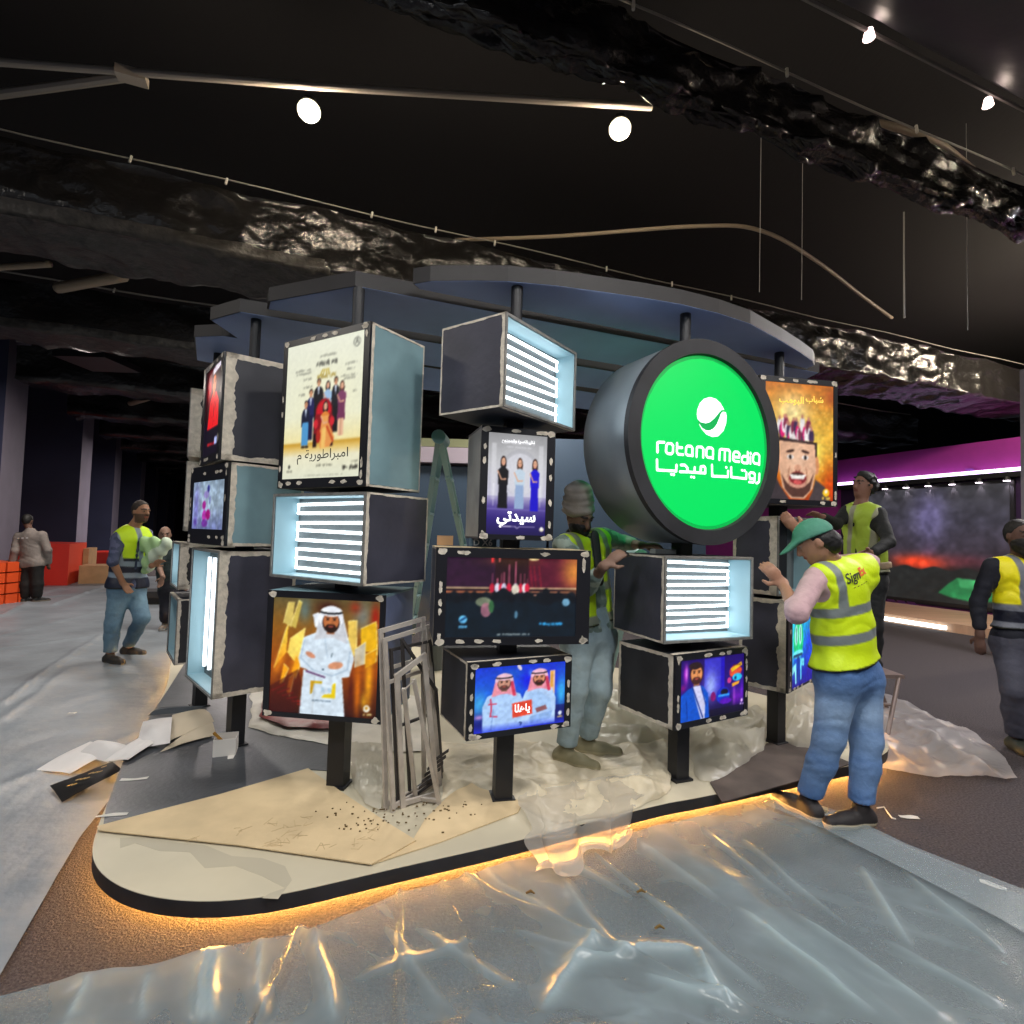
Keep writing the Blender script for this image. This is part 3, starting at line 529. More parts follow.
def art_lcd():
    A = Art(64, 50, (150, 164, 192)); A.vgrad([(0, (150, 170, 190)), (50, (166, 186, 206)), (100, (120, 130, 180))]); A.ell(12, 50, 16, 60, (120, 110, 200), .7, 1); A.noise(9, .35, 2)
    for x in (18, 40, 62, 80, 94): A.line([(x, 0), (x+2, 100)], .5, (190, 206, 216), .7)
    A.ell(50, 16, 4, 8, (60, 60, 140)); A.ell(44, 28, 8, 8, (150, 130, 200), .8); A.ell(38, 50, 6, 9, (170, 40, 150)); A.ell(40, 72, 7, 12, (180, 60, 170)); A.ell(52, 70, 7, 11, (160, 20, 120)); A.ell(42, 88, 10, 8, (120, 60, 160)); A.ell(10, 86, 8, 12, (70, 30, 130), .8, 1); A.ell(56, 40, 2, 9, (80, 70, 150), .7)
    return A.photo()
def art_volcano():
    A = Art(150, 118, (46, 44, 54)); A.vgrad([(0, (56, 56, 60)), (30, (62, 60, 72)), (62, (56, 48, 58)), (70, (34, 32, 36)), (100, (26, 30, 32))])
    A.ell(52, 26, 16, 34, (120, 112, 160), .75, 1); A.ell(52, 60, 7, 14, (110, 80, 110), .5, 1); A.ell(45, 66, 26, 9, (236, 70, 36), .95, 1); A.ell(46, 68, 13, 5, (250, 80, 50), .9, 1); A.ell(76, 64, 24, 8, (110, 50, 60), .6, 1); A.noise(6, .25, 3)
    P = [(0, 100), (0, 66)]+[(x, 71+1.6*math.sin(x*.31)-3*math.exp(-((x-10)/6)**2)*2) for x in range(2, 101, 3)]+[(100, 100)]
    A.poly(P, (34, 36, 36)); A.ell(20, 70, 6, 10, (38, 34, 40), .8, 1); A.noise(2.5, .2, 8)
    A.poly([(58, 92), (64, 84), (70, 78), (84, 79), (90, 86), (92, 95), (80, 97), (66, 95)], (46, 128, 76)); A.poly([(70, 78), (84, 79), (82, 86), (72, 86)], (70, 160, 100)); A.ell(76, 90, 14, 5, (34, 96, 58), .6, 1)
    return A.photo()

# big screen on the purple wall
sTL, sBR = onw(862, 494), onw(1012, 480)
u0, u1 = float(onw(862, 500)@U), float(onw(1012, 500)@U); z1 = onw(935, 488)[2]; z0 = onw(925, 600)[2]
scr = empty('video_wall_screen', uv((u0+u1)/2, VW-.06, z0), 'huge dark video screen with a red glow and a green tent on it', 'screen')
mb = MB(); mb.box(uv((u0+u1)/2, VW-.04, (z0+z1)/2), U*(u0-u1+.14), V*.06, (0, 0, z1-z0+.14)); mb.build('frame', M_black, scr)
art_volcano().build('picture', uv((u0+u1)/2, VW-.08, (z0+z1)/2), U*(u1-u0), (0, 0, z1-z0), -V, mat('big screen picture', (.01, .01, .01), .4, eattr='Col', es=1.0), scr)
# timber stage step and its light strip
zs = .16
p1, p2 = g(885, 612, zs), g(1024, 640, zs)
mb = MB(); vf = 10.8
mb.box(uv(6.4, (vf+VW-.12)/2, zs/2), U*13, V*(VW-.12-vf), (0, 0, zs))
tag(mb.build('stage_step', mat('pale timber stage', hexa(196, 160, 132), .5, var=.1, vscale=2, stretch=(1, 6, 1))), 'low pale timber stage in front of the purple wall', 'stage')
a, b = g(885, 621, 0), g(944, 632, 0)
mb = MB(); mb.box(uv((a@U+b@U)/2, vf-.05, .07), U*(a@U-b@U), V*.06, (0, 0, .07)); tag(mb.build('light_strip', mat('white floor led', (1, 1, 1), .5, emit=(.8, .95, 1), es=2.2)), 'bright white light strip at the foot of the timber stage', 'light')
mb = MB(); p = g(1019, 560, 0)
mb.box(at(1032, 460, 7.0)+np.array([.14, .1, -.35]), (.2, 0, 0), (0, .2, 0), (0, 0, 2.0+1.2))
tag(mb.build('column', mat('pale column', hexa(150, 146, 156), .6)), 'pale grey column cut by the right frame edge above the bearded worker', 'column')
# booth wall behind the towers
M_teal = mat('teal blue booth wall', hexa(42, 60, 80), .6, var=.08, vscale=.8)
mb = MB(); mb.box((2.0, 9.4, at(565, 440, 9.4)[2]/2), (2.7, 0, 0), (0, .2, 0), (0, 0, at(565, 440, 9.4)[2])); tag(mb.build('booth_wall', M_teal), 'taller dark blue booth wall behind the turbaned worker', 'wall')
mb = MB(); zt2 = at(440, 466, 9.2)[2]
mb.box((-1.65, 9.3, zt2/2), (4.5, 0, 0), (0, .2, 0), (0, 0, zt2))
root = empty('booth_wall', (0.3, 9.3, 0), 'teal blue booth wall behind the display towers', 'wall'); mb.build('panel', M_teal, root)
mb = MB(); mb.box((-1.65, 9.25, at(440, 456, 9.2)[2]), (4.5, 0, 0), (0, .4, 0), (0, 0, .26)); mb.build('fascia', mat('pale fascia', hexa(150, 138, 150), .6), root)
mb = MB(); mb.box((-1.65, 9.45, at(440, 444.5, 9.4)[2]), (4.5, 0, 0), (0, .5, 0), (0, 0, .14)); mb.build('top_rail', mat('olive rail', hexa(110, 112, 82), .6), root)

# ================================================================== ROOF STEELWORK
def truss(u0, w_, zb, zc, v0, v1, amp, lab, near=True, dust=(None, None), clips=()):
    root = empty('wrapped_truss', uv(u0, (v0+v1)/2, zb), lab, 'roof truss', 'plastic wrapped roof trusses')
    dv = .055 if near else .14; vs = np.arange(v0, v1, dv); n1 = 16 if near else 7; n2 = 14 if near else 5; rows = []
    prof = [(0, zc-(zc-zb)*k/(n1-1)) for k in range(n1)]+[(w_*k/n2, zb) for k in range(1, n2+1)]+[(w_, zb+.35)]
    for k, (du, z) in enumerate(prof):
        s_ = k*.05 if near else k*.13
        d = amp*(.75*(ridge(vs*1.7+u0*3, s_*2.4+0*vs, int(u0*10) % 97, 4)-.55)*1.3+.55*(ridge(vs*6+s_*3, s_*7+0*vs, 7, 3)-.5)*(vn(vs*.7, 0*vs, 9)))
        sag = -.05*np.sin((vs % 1.6)/1.6*math.pi) if k == 0 else 0
        env = 0 if k == 0 else 1
        if k < n1: rows.append(np.array([uv(u0-d_*env, v, z+q) for v, d_, q in zip(vs, d, sag*np.ones(len(vs)))]))
        else: rows.append(np.array([uv(u0+du, v, z-d_) for v, d_ in zip(vs, d)]))
    G = np.array(rows); mb = MB(); mb.grid(G)
    ob = mb.build('plastic_wrap', [M_wrap, M_wrapdull], root, True)
    if dust[0] is not None:
        mi = []
        for p in ob.data.polygons:
            c = np.array(p.center)+parent_loc(root); vv_ = c@V; hh = c[2]
            mi.append(1 if (dust[0] < vv_+.3*vn(vv_*3, hh*3) < dust[1] and hh < zb+.12) else 0)
        ob.data.polygons.foreach_set('material_index', mi)
    mb = MB(); mb.tube([uv(u0-.03, v, zc+.03-.012*math.sin(v*2)) for v in np.arange(v0, v1, .5)], .008 if near else .014, 6); mb.build('cable', M_cable, root)
    for v in clips:
        mb = MB(); mb.tube([uv(u0-.05, v, zc-.02), uv(u0-.035, v+.01, zc+.05)], .012, 6); mb.build('clip', mat('white clip', hexa(220, 214, 205), .6), root)
    return root
truss(2.9, .16, 4.5, 4.89, -1.5, 9, .15, 'nearest plastic wrapped roof truss crossing the upper right with crinkled glints', True, clips=(1.8, 3.1, 4.5, 5.8))
truss(5.93, .97, 4.2, 4.89, -6, 14, .11, 'long plastic wrapped roof truss behind the two round lamps', True, dust=(-6, .3), clips=(-1.7, -.9, .5, 1.2, 1.9, 3.4, 4.4, 5.4))
k = 0
labs = ['third wrapped truss from the front, low over the towers at left', 'fourth wrapped roof truss from the front, seen between the canopy planks', 'fifth wrapped roof truss from the front', 'sixth wrapped roof truss from the front', 'seventh wrapped roof truss from the front',
        'eighth wrapped roof truss from the front', 'ninth wrapped roof truss from the front', 'tenth wrapped roof truss from the front', 'farthest wrapped roof truss above the last partition towers']
for k in range(9):
    u0 = 9.4+3.5*k; truss(u0, .9, 4.2, 4.89, -12 if k == 0 else -5.35-.11*(u0-13), 15, .14, labs[k], False, dust=(-12, -.5) if k == 0 else (None, None), clips=(-2.8, -1.4) if k == 0 else ())
# overhead shiny black duct at the top right with small pink lamps
root = empty('overhead_duct', uv(1.5, 4, 4.3), 'shiny black wrapped duct crossing the top right corner', 'duct')
mb = MB(); P = [uv(1.42, v, 4.52) for v in np.arange(.8, 12, .4)]
nn = 20; vs = []; fs = []
for i, p in enumerate(P):
    for q in range(nn):
        a = 2*math.pi*q/nn; rr = .56+.025*ridge(i*.45, q*.9, 5); vs.append(p+U*math.cos(a)*rr*1.05+np.array([0, 0, math.sin(a)*rr*.75]))
for i in range(len(P)-1):
    for q in range(nn): fs.append((i*nn+q, i*nn+(q+1) % nn, (i+1)*nn+(q+1) % nn, (i+1)*nn+q))
mb.add(vs, fs); mb.build('plastic_wrap', mat('glossy black film', (.035, .032, .042), .42, bump=.25, bscale=5, spec=.8), root, True)
mb = MB(); mb.tube([uv(2.0, v, 4.32) for v in np.arange(1.2, 12, .5)], .012, 6); mb.build('cable', mat('light cable', hexa(110, 104, 102), .7), root)
for (px, py) in ((869, 35), (988, 103)):
    q = g(px, py, 4.3); r_ = empty('clip_lamp', q, 'tiny pinkish lamp on the duct cable, '+('nearer the top edge' if px < 900 else 'nearer the right edge'), 'lamp', 'tiny lamps on the duct cable')
    mb = MB(); mb.tube([q+np.array([0, 0, .03]), q-np.array([0, 0, .02])], [.02, .03], 10); l = bpy.data.lights.new('clip_lamp', 'POINT'); l.energy = .4; l.color = (1, .8, .66); l.shadow_soft_size = .03; lo = bpy.data.objects.new('clip_light', l); C.objects.link(lo); lo.parent = r_; lo.location = (0, 0, -.06); mb.build('bulb', mat('pink bulb', (1, 1, 1), .5, emit=(1, .72, .68), es=4), r_)
# diagonal brace pipe with two round lamps hung from it
mb = MB(); a, b = g(-30, 60, 4.95), g(652, 107, 4.95)
mb.tube([a, (a+b)/2-np.array([0, 0, .02]), b], .028, 10); tag(mb.build('brace_pipe', M_alu), 'long pale brace pipe crossing above the two round lamps', 'pipe')
mb = MB(); a, b = g(-20, 97, 4.95), g(132, 76, 4.93); mb.tube([a, b], .035, 8); mb.box(b, U*.1, V*.2, (0, 0, .07)); tag(mb.build('brace_pipe', M_alu), 'short pale brace meeting the long pipe at upper left', 'pipe')
for (px, py, lb) in ((309, 111, 'the left one of the two in view'), (620, 129, 'the right one of the two in view'), (0, 0, 'high up beyond the right frame edge'), (0, 1, 'far beyond the right frame edge near the wall')):  # last two are unseen lamps added to light the trusses at right
    q = g(px, py, 4.85) if px else (np.array([5.3, 4.1, 4.7]) if py == 0 else np.array([8.8, 8.1, 4.7])); r_ = empty('round_lamp', q, 'glowing warm round ceiling lamp, '+lb, 'lamp', 'warm round lamps')
    mb = MB(); mb.tube([q+np.array([0, 0, .11]), q+np.array([0, 0, .055])], [.04, .07], 16); mb.build('housing', M_black, r_)
    mb = MB(); nn = 12
    for i in range(7):
        a = math.pi*i/12
    nq = 20; vs = [q+np.array([.09*math.cos(2*math.pi*i/nq)*math.sin(t), .09*math.sin(2*math.pi*i/nq)*math.sin(t), .075*math.cos(t)]) for t in np.linspace(.08, math.pi-.02, 10) for i in range(nq)]
    mb.add(vs, [(k_*nq+i, k_*nq+(i+1) % nq, (k_+1)*nq+(i+1) % nq, (k_+1)*nq+i) for k_ in range(9) for i in range(nq)]+[tuple(range(9*nq, 10*nq))])
    mb.build('bulb', mat('warm bulb', (1, 1, 1), .5, emit=(1, .88, .6), es=2.6), r_, True)
    l = bpy.data.lights.new('round_lamp', 'POINT'); l.energy = 80 if px else (420 if lb[0] == 'h' else 420); l.color = (1, .84, .62); l.shadow_soft_size = .08; lo = bpy.data.objects.new('lamp_light', l); C.objects.link(lo); lo.parent = r_; lo.location = (0, 0, -.1)
# thin pipes and wires
def pipe(name, pix, z, r, m, lab, cat='pipe', grp=None):
    mb = MB(); P = [g(px, py, z) for px, py in pix]; Q = []
    for i in range(len(P)-1):
        for t in np.linspace(0, 1, 6, endpoint=False):
            p0, p1_, p2_, p3 = P[max(i-1, 0)], P[i], P[i+1], P[min(i+2, len(P)-1)]
            Q.append(.5*((2*p1_)+(-p0+p2_)*t+(2*p0-5*p1_+4*p2_-p3)*t*t+(-p0+3*p1_-3*p2_+p3)*t**3))
    Q.append(P[-1]); mb.tube(Q, r, 8); return tag(mb.build(name, m, None, True), lab, cat, grp)
pipe('bent_pipe', [(455, 240), (560, 236), (700, 226), (762, 231), (815, 260), (862, 296), (892, 318)], 5.06, .022, M_tan, 'tan pipe bending down to the right above the canopy')
pipe('bent_pipe', [(872, 122), (905, 130), (940, 144), (975, 172), (1010, 200)], 5.0, .03, M_tan, 'short tan curved pipe behind the nearest truss at upper right')
pipe('roof_strut', [(58, 288), (90, 282), (124, 276)], 4.6, .07, M_tan, 'short tan strut below the truss at left')
pipe('roof_strut', [(-10, 268), (20, 266), (50, 264)], 4.6, .04, M_tan, 'tan strut at the left edge below the truss')
pipe('roof_strut', [(128, 404), (145, 399), (162, 394)], 4.6, .07, M_tan, 'distant tan strut over the far partition towers')
for (px, y0_, y1_, Y, lb) in ((904, 212, 318, 5.2, 'thickest white hanging wire right of the canopy'), (967, 238, 330, 5.6, 'white hanging wire nearest the right edge'), (802, 250, 300, 5.6, 'faint hanging wire right above the canopy tip'), (760, 240, 292, 5.6, 'faintest hanging wire, above the disc sign')):
    mb = MB(); a = at(px, y0_, Y); b = at(px, y1_, Y); b[0] = a[0]; a[2] = a[2] if px == 904 else 6.05; mb.tube([a, b], .008 if px == 904 else .003, 6); tag(mb.build('hanging_wire', mat('white wire', hexa(190, 188, 186), .6)), lb, 'wire', 'hanging wires')
# flood lamps added overhead to light hall, towers and people
for k, (x, y, z, e, c, s) in enumerate(ADDED_FLOODS):
    behind = y < 2 or z > 4.6
    r_ = empty('flood_lamp', (x, y, z), ['overhead square flood lamp hanging behind the viewer on the left', 'overhead square flood lamp hanging behind the viewer on the right', 'overhead square flood lamp at the near right', 'overhead square flood lamp over the left walkway', 'overhead square flood lamp over the right aisle', 'overhead square flood lamp over the far left walkway', 'overhead square flood lamp behind the towers on the right', 'overhead square flood lamp behind the towers on the left', 'overhead square flood lamp far down the left walkway', 'overhead square flood lamp in front of the platform tip', 'overhead square flood lamp in front of the round sign'][k], 'lamp', 'hall flood lamps')
    mb = MB(); mb.box((x, y, z+.07), (s+.06, 0, 0), (0, s+.06, 0), (0, 0, .1)); mb.tube([(x, y, z+.12), (x, y, z+.7)], .015, 6); mb.build('housing', M_black, r_)
    l = bpy.data.lights.new('flood', 'AREA'); l.energy = e; l.color = c; l.shape = 'DISK'; l.size = s*.9; lo = bpy.data.objects.new('flood_light', l); C.objects.link(lo); lo.parent = r_; lo.location = (0, 0, .01)

# ================================================================== PLATFORM
OUT = [(-1.823, 2.489), (-1.72, 2.33), (-1.6, 2.21), (-1.447, 2.118), (-1.28, 2.065), (-1.106, 2.05), (-.933, 2.073), (-.768, 2.126), (-.418, 2.286), (.044, 2.495), (.783, 2.86), (1.129, 3.0), (2.183, 3.455), (2.36, 3.545), (2.62, 3.75), (2.72, 4.05), (2.6, 4.5), (2.2, 5.1), (1.4, 5.7), (.2, 6.2), (-1.2, 6.6), (-2.6, 6.9), (-3.5, 6.9), (-3.85, 6.5), (-3.62, 5.95), (-3.3, 5.35), (-2.856, 4.578), (-2.25, 3.3), (-1.95, 2.72)]
def smooth_closed(P, n=5):
    Q = []; N = len(P)
    for i in range(N):
        p0, p1, p2, p3 = (np.array(P[(i+k) % N]) for k in (-1, 0, 1, 2))
        for t in np.linspace(0, 1, n, endpoint=False): Q.append(.5*((2*p1)+(p2-p0)*t+(2*p0-5*p1+4*p2-p3)*t*t+(-p0+3*p1-3*p2+p3)*t**3))
    return Q
OS = smooth_closed(OUT)
def inset(P, d):
    n = len(P); Q = []; A = sum(P[i][0]*P[(i+1) % n][1]-P[(i+1) % n][0]*P[i][1] for i in range(n)); sg = 1 if A > 0 else -1
    for i in range(n):
        t = np.array(P[(i+1) % n])-np.array(P[i-1]); t /= np.linalg.norm(t)+1e-9; Q.append(np.array(P[i])+sg*d*np.array([-t[1], t[0]]))
    return Q
plat = empty('display_platform', (0, 4, 0), 'large rounded cream platform with black rim and warm glow underneath', 'platform')
mb = MB(); mb.prism(OS, .058, .117); mb.build('rim', M_blackm, plat)
mb = MB(); mb.prism(OS, .117, .12); mb.build('top_board', M_cream, plat)
mb = MB(); mb.prism(inset(OS, .2), .0, .058); mb.build('base', M_blackm, plat)
L_ = inset(OS, .13); mb = MB()
for i in range(len(L_)):
    a, b = L_[i], L_[(i+1) % len(L_)]; n_ = np.array([b[1]-a[1], a[0]-b[0], 0]); n_ = n_/(np.linalg.norm(n_)+1e-9)
    mb.box((*((a+b)/2), .04), (*(b-a)*1.05, 0), n_*.02, (0, 0, .022))
mb.build('glow_strip', M_orange, plat)
def flat(name, pix, z, th, m, lab, cat, lift=None, parent=None, bumpy=0.):
    P = [g(px, py, z) for px, py in pix]; mb = MB(); mb.slab([p+np.array([0, 0, th]) for p in P], (0, 0, -1), th)
    o = fixn(mb.build(name, m, parent))
    return tag(o, lab, cat) if lab else o
mb = MB(); P = [g(px, py, .1205) for px, py in [(120, 848), (135, 843), (160, 851), (190, 852), (205, 868), (235, 866), (262, 876), (285, 888), (270, 893), (262, 898), (278, 899), (292, 880), (285, 866), (262, 858), (232, 856), (205, 845), (180, 843), (150, 836), (120, 838)]]
mb.slab([p for p in P], (0, 0, -1), .0005); mb.build('dried_stain', M_stain, plat)
flat('floor_board', [(103, 828), (106, 808), (123, 762), (150, 716), (168, 690), (190, 655), (250, 650), (330, 655), (345, 700), (333, 745), (343, 772), (310, 770), (220, 800)], .1205, .004, M_greyfloor, 'dark slate covering sheet on the left end of the platform', 'floor covering')
flat('protection_board', [(710, 783), (722, 803), (800, 781), (852, 764), (800, 742), (767, 744), (735, 768)], .121, .006, M_brown, 'worn dark brown board lying on the platform edge at right', 'board')
flat('kraft_sheet', [(372, 865), (412, 842), (425, 820), (455, 790), (478, 779), (500, 795), (523, 803), (518, 813), (440, 843)], .122, .005, M_kraft, 'kraft paper sheet in front of the centre post', 'paper')
o_ = flat('kraft_sheet', [(98, 831), (97, 827), (150, 813), (220, 795), (308, 769), (345, 795), (385, 822), (416, 841), (395, 853), (371, 865), (240, 846)], .1285, .005, M_kraft, 'large pointed kraft paper sheet covering the rounded platform tip', 'paper')
# printed motifs and dirt specks on the kraft sheet
mb = MB(); rs = np.random.default_rng(2)
for k in range(26):
    px, py = 180+rs.random()*200, 800+rs.random()*48
    if py < 790+abs(px-300)*.35+8 or py > 838+ (px-100)*.085: continue
    p = g(px, py, .1345); a = rs.random()*3
    for q in range(4):
        d1 = np.array([math.cos(a+q*1.3), math.sin(a+q*1.3), 0])*(.012+.02*rs.random()); c_ = p+np.array([rs.normal(0, .02), rs.normal(0, .012), 0])
        mb.box(c_, d1*2, np.array([-d1[1], d1[0], 0])*.12, (0, 0, .0006))
mb.build('printed_motif', mat('faint brown print', hexa(196, 172, 132), .8), o_) if mb.n else None
mb = MB()
for k in range(100):
    px, py = (rs.normal(375, 22), rs.normal(818, 9)) if k < 55 else (rs.normal(440, 30), rs.normal(808, 8))
    p = g(px, py, .137 if k < 55 else .129); q = .002+.004*rs.random(); mb.box(p, (q*2, 0, 0), (0, q*1.3, 0), (0, 0, .004))
tag(mb.build('sawdust', mat('brown crumbs', hexa(96, 76, 44), .9)), 'brown crumbs scattered on the kraft paper', 'debris', kind='stuff')

# ================================================================== SHEETING
def lerp_curve(P, n):
    P = [np.array(p, float) for p in P]; L = np.r_[0, np.cumsum([np.linalg.norm(b-a) for a, b in zip(P, P[1:])])]; t = np.linspace(0, L[-1], n)
    return np.array([[np.interp(q, L, [p[k] for p in P]) for k in range(len(P[0]))] for q in t])
def patch(name, A, B, n, m, hf, mt, lab=None, cat=None, th=0, parent=None, kind=None, edge=None):
    """surface between the curves A and B, hf(x, y, s, t) its height"""
    a, b = lerp_curve(A, n), lerp_curve(B, n); t = np.linspace(0, 1, m)[None, :, None]
    G = a[:, None, :]*(1-t)+b[:, None, :]*t; s_ = np.linspace(0, 1, n)[:, None]*np.ones((1, m)); tt = t[..., 0]*np.ones((n, 1))
    if edge is not None:
        e = edge*(fbm(G[..., 0]*4, G[..., 1]*4, 11)-.5); w_ = np.minimum(1, 8*np.minimum(np.minimum(s_, 1-s_), np.minimum(tt, 1-tt))); G[..., 0] += e*(1-w_*.8); G[..., 1] += edge*(fbm(G[..., 0]*4+9, G[..., 1]*4, 12)-.5)*(1-w_*.8)
    z = hf(G[..., 0], G[..., 1], s_, tt); P = np.dstack([G[..., 0], G[..., 1], z]); mb = MB(); mb.grid(P)
    o = mb.build(name, mt, parent, True); fixn(o)
    return tag(o, lab, cat, kind=kind) if lab else o
CREASES_L = [((0, 706), (100, 637), .03, .03), ((0, 722), (70, 670), .015, .03), ((0, 650), (95, 637), .02, .03), ((55, 606), (104, 588), .05, .05), ((0, 618), (30, 604), .05, .05), ((0, 605), (60, 590), .05, .06), ((150, 590), (20, 600), .03, .05), ((0, 890), (60, 880), .008, .02), ((20, 820), (100, 800), .006, .02)]
CRL = [(g(*a)[:2], g(*b)[:2], h_, w_) for a, b, h_, w_ in CREASES_L]
def creaseL(x, y):
    z = 0*x
    for a, b, h_, w_ in CRL:
        d = b-a; L2 = d@d; t = np.clip(((x-a[0])*d[0]+(y-a[1])*d[1])/L2, 0, 1); dist = np.hypot(x-a[0]-t*d[0]+.05*(vn(x*3, y*3, 5)-.5), y-a[1]-t*d[1]); z = z+h_*np.exp(-dist/w_)
    return z
def hL(x, y, s, t):
    d = (x*.9+y*.44); w_ = .016*ridge(x*.8, y*.4, 3, 4)+.008*fbm(x*6, y*3, 4)
    return .004+w_+creaseL(x, y)+.012*np.exp(-((x*.92-y*.28+3.45+.05*np.sin(y*2))/.03)**2)+.01*np.exp(-((x*.72+y*.1+4.0)/.04)**2)
LR = [(-1.0, .7), (-1.33, 1.25), (-1.625, 1.828), (-1.995, 2.618), (-2.2, 3.2), (-2.5, 3.93), (-2.82, 4.57), (-3.27, 5.35), (-3.62, 6.05), (-4.3, 7.6), (-5.2, 10), (-7, 16)]
LL = [(-5.0, .2), (-5.5, 1), (-6, 1.8), (-6.6, 2.6), (-7, 3.3), (-8, 4), (-9, 5), (-9.6, 6), (-10.5, 7.4), (-11.5, 9), (-12.2, 11), (-13.5, 15)]
patch('floor_sheeting', LR, LL, 300, 170, hL, M_sheetL, 'pale grey protective sheeting covering the left walkway', 'plastic sheet')
CREASES = [((732, 910), (882, 1024), .02, .012), ((792, 915), (947, 1024), .014, .01), ((857, 865), (912, 950), .018, .012), ((697, 955), (732, 1024), .016, .014), ((315, 936), (332, 1030), .03, .014), ((260, 945), (264, 1030), .022, .012), ((206, 958), (200, 1030), .035, .022), ((216, 958), (214, 1030), .025, .016),
    ((84, 988), (68, 1030), .016, .014), ((540, 850), (640, 905), .01, .014), ((560, 880), (620, 960), .012, .012), ((640, 845), (720, 905), .014, .016), ((700, 830), (795, 905), .012, .012), ((740, 840), (850, 930), .012, .01), ((600, 935), (540, 1024), .03, .018), ((610, 960), (700, 955), .03, .018), ((700, 955), (712, 1000), .04, .02), ((560, 970), (640, 962), .02, .012),
    ((512, 930), (580, 960), .008, .008), ((420, 930), (520, 1000), .012, .012), ((380, 925), (450, 1020), .01, .014), ((900, 870), (1010, 960), .012, .014), ((350, 985), (480, 940), .01, .016), ((150, 980), (140, 1030), .014, .016), ((880, 940), (1010, 1010), .01, .014), ((640, 985), (760, 1020), .02, .016), ((480, 870), (560, 925), .012, .012), ((590, 855), (690, 930), .01, .01), ((655, 900), (770, 1000), .01, .012)]
CR_ = [(g(*a)[:2], g(*b)[:2], h_, w_) for a, b, h_, w_ in CREASES]
def crease(x, y):
    z = 0*x; xx = x+.03*(vn(x*5, y*5, 81)-.5); yy = y+.03*(vn(x*5, y*5, 82)-.5)
    for a, b, h_, w_ in CR_:
        d = b-a; L2 = d@d; t = ((xx-a[0])*d[0]+(yy-a[1])*d[1])/L2; tc = np.clip(t, 0, 1); dist = np.hypot(xx-a[0]-tc*d[0], yy-a[1]-tc*d[1]); e_ = np.clip(1-np.abs(2*tc-1)**4, .1, 1)
        z = z+h_*e_*np.exp(-dist/w_*.8)
    return z
def hB(x, y, s, t):
    r1 = ridge(x*1.1+y*.6, y*.9-x*.3, 21, 4); r2 = ridge(x*2.6+2, y*1.3+x*1.4, 25, 3)
    fold = lambda a, b, c, w_, h: h*np.exp(-((a*x+b*y-c)/w_)**2)
    loc = np.exp(-((x-.35)/.75)**2-((y-1.45)/.35)**2)
    return .005+.03*r1**2+.006*r2**2+crease(x, y)+.09*loc*ridge(x*3, y*4, 31, 4)+fold(.55, .83, 1.9, .018, .02)+fold(.98, .2, .05, .012, .018)+fold(.99, .05, -.62, .02, .03)*(t < .9)+fold(.9, .35, .6, .01, .015)+.02*np.exp(-(t/.03)**2)
BA = [(-2.0, 1.55), (-1.539, 1.737), (-1.35, 1.811), (-1.16, 1.865), (-1.033, 1.933), (-.728, 2.038), (-.55, 2.15), (-.416, 2.27), (-.15, 2.39), (.048, 2.5), (.485, 2.69), (.961, 2.9), (1.3, 3.08), (1.62, 3.22), (1.78, 3.14)]
BB = [(-2.3, .35), (-1.5, .3), (-1.1, .3), (-.7, .3), (-.4, .3), (0, .3), (.3, .3), (.7, .3), (1.1, .4), (1.5, .6), (2.0, 1.1), (2.3, 1.5), (2.45, 1.9), (2.4, 2.2), (2.25, 2.4)]
ps = patch('plastic_sheet', BA, BB, 400, 230, hB, M_sheetB, 'wide clear wrinkled plastic sheet on the floor in the foreground', 'plastic sheet')
# the film is cloudier where it is creased
co_ = np.array([v.co[:] for v in ps.data.vertices]); x_, y_ = co_[:, 0], co_[:, 1]
dn = .36+np.clip(crease(x_, y_)*26, 0, .5)+.22*ridge(x_*1.1+y_*.6, y_*.9-x_*.3, 21, 4)**2+.16*ridge(x_*3+y_*5, y_*2-x_*2, 35, 3)**3+.14*(fbm(x_*1.5, y_*1.5, 91)-.45)
fa = ps.data.attributes.new('Dens', 'FLOAT', 'POINT'); fa.data.foreach_set('value', np.clip(dn, .2, .95).astype(np.float32))
# paler taped strip along its right edge
patch('taped_edge', [(1.66, 3.28), (1.86, 3.02), (2.0, 2.74), (2.28, 2.39), (2.5, 1.95)], [(1.45, 3.12), (1.66, 2.86), (1.8, 2.6), (1.98, 2.24), (2.14, 1.8)], 60, 10, lambda x, y, s, t: .03+.004*fbm(x*9, y*9, 5), M_band, 'pale doubled strip along the right edge of the foreground plastic', 'plastic strip')
# crumpled film on the platform
def hc(base, amp, sc_, seed): return lambda x, y, s, t: base+amp*ridge(x*sc_, y*sc_*1.3, seed, 4)*np.minimum(1, 7*np.minimum(np.minimum(s, 1-s), np.minimum(t, 1-t)))**.6
G2 = lambda L: [tuple(g(px, py, .12)[:2]) for px, py in L]
patch('crumpled_film', G2([(432, 742), (470, 745), (520, 738), (560, 750), (600, 745), (650, 742), (672, 740), (674, 790)]), G2([(440, 800), (470, 785), (520, 803), (560, 822), (600, 818), (640, 808), (660, 800), (668, 795)]), 120, 60, hc(.123, .07, 3.2, 41), mat('cream crumpled film', hexa(214, 200, 172), .45, bump=.4, bscale=14, var=.15, vscale=5), 'cream crumpled film spread around the feet of the turbaned worker', 'plastic film', edge=.1)
patch('crumpled_film', G2([(580, 690), (610, 688), (640, 690), (660, 695), (668, 720)]), G2([(575, 742), (600, 750), (635, 752), (655, 748), (668, 742)]), 60, 40, hc(.125, .12, 3.5, 45), M_crump, 'whitish crumpled film heap behind the suit poster box', 'plastic film', edge=.1)
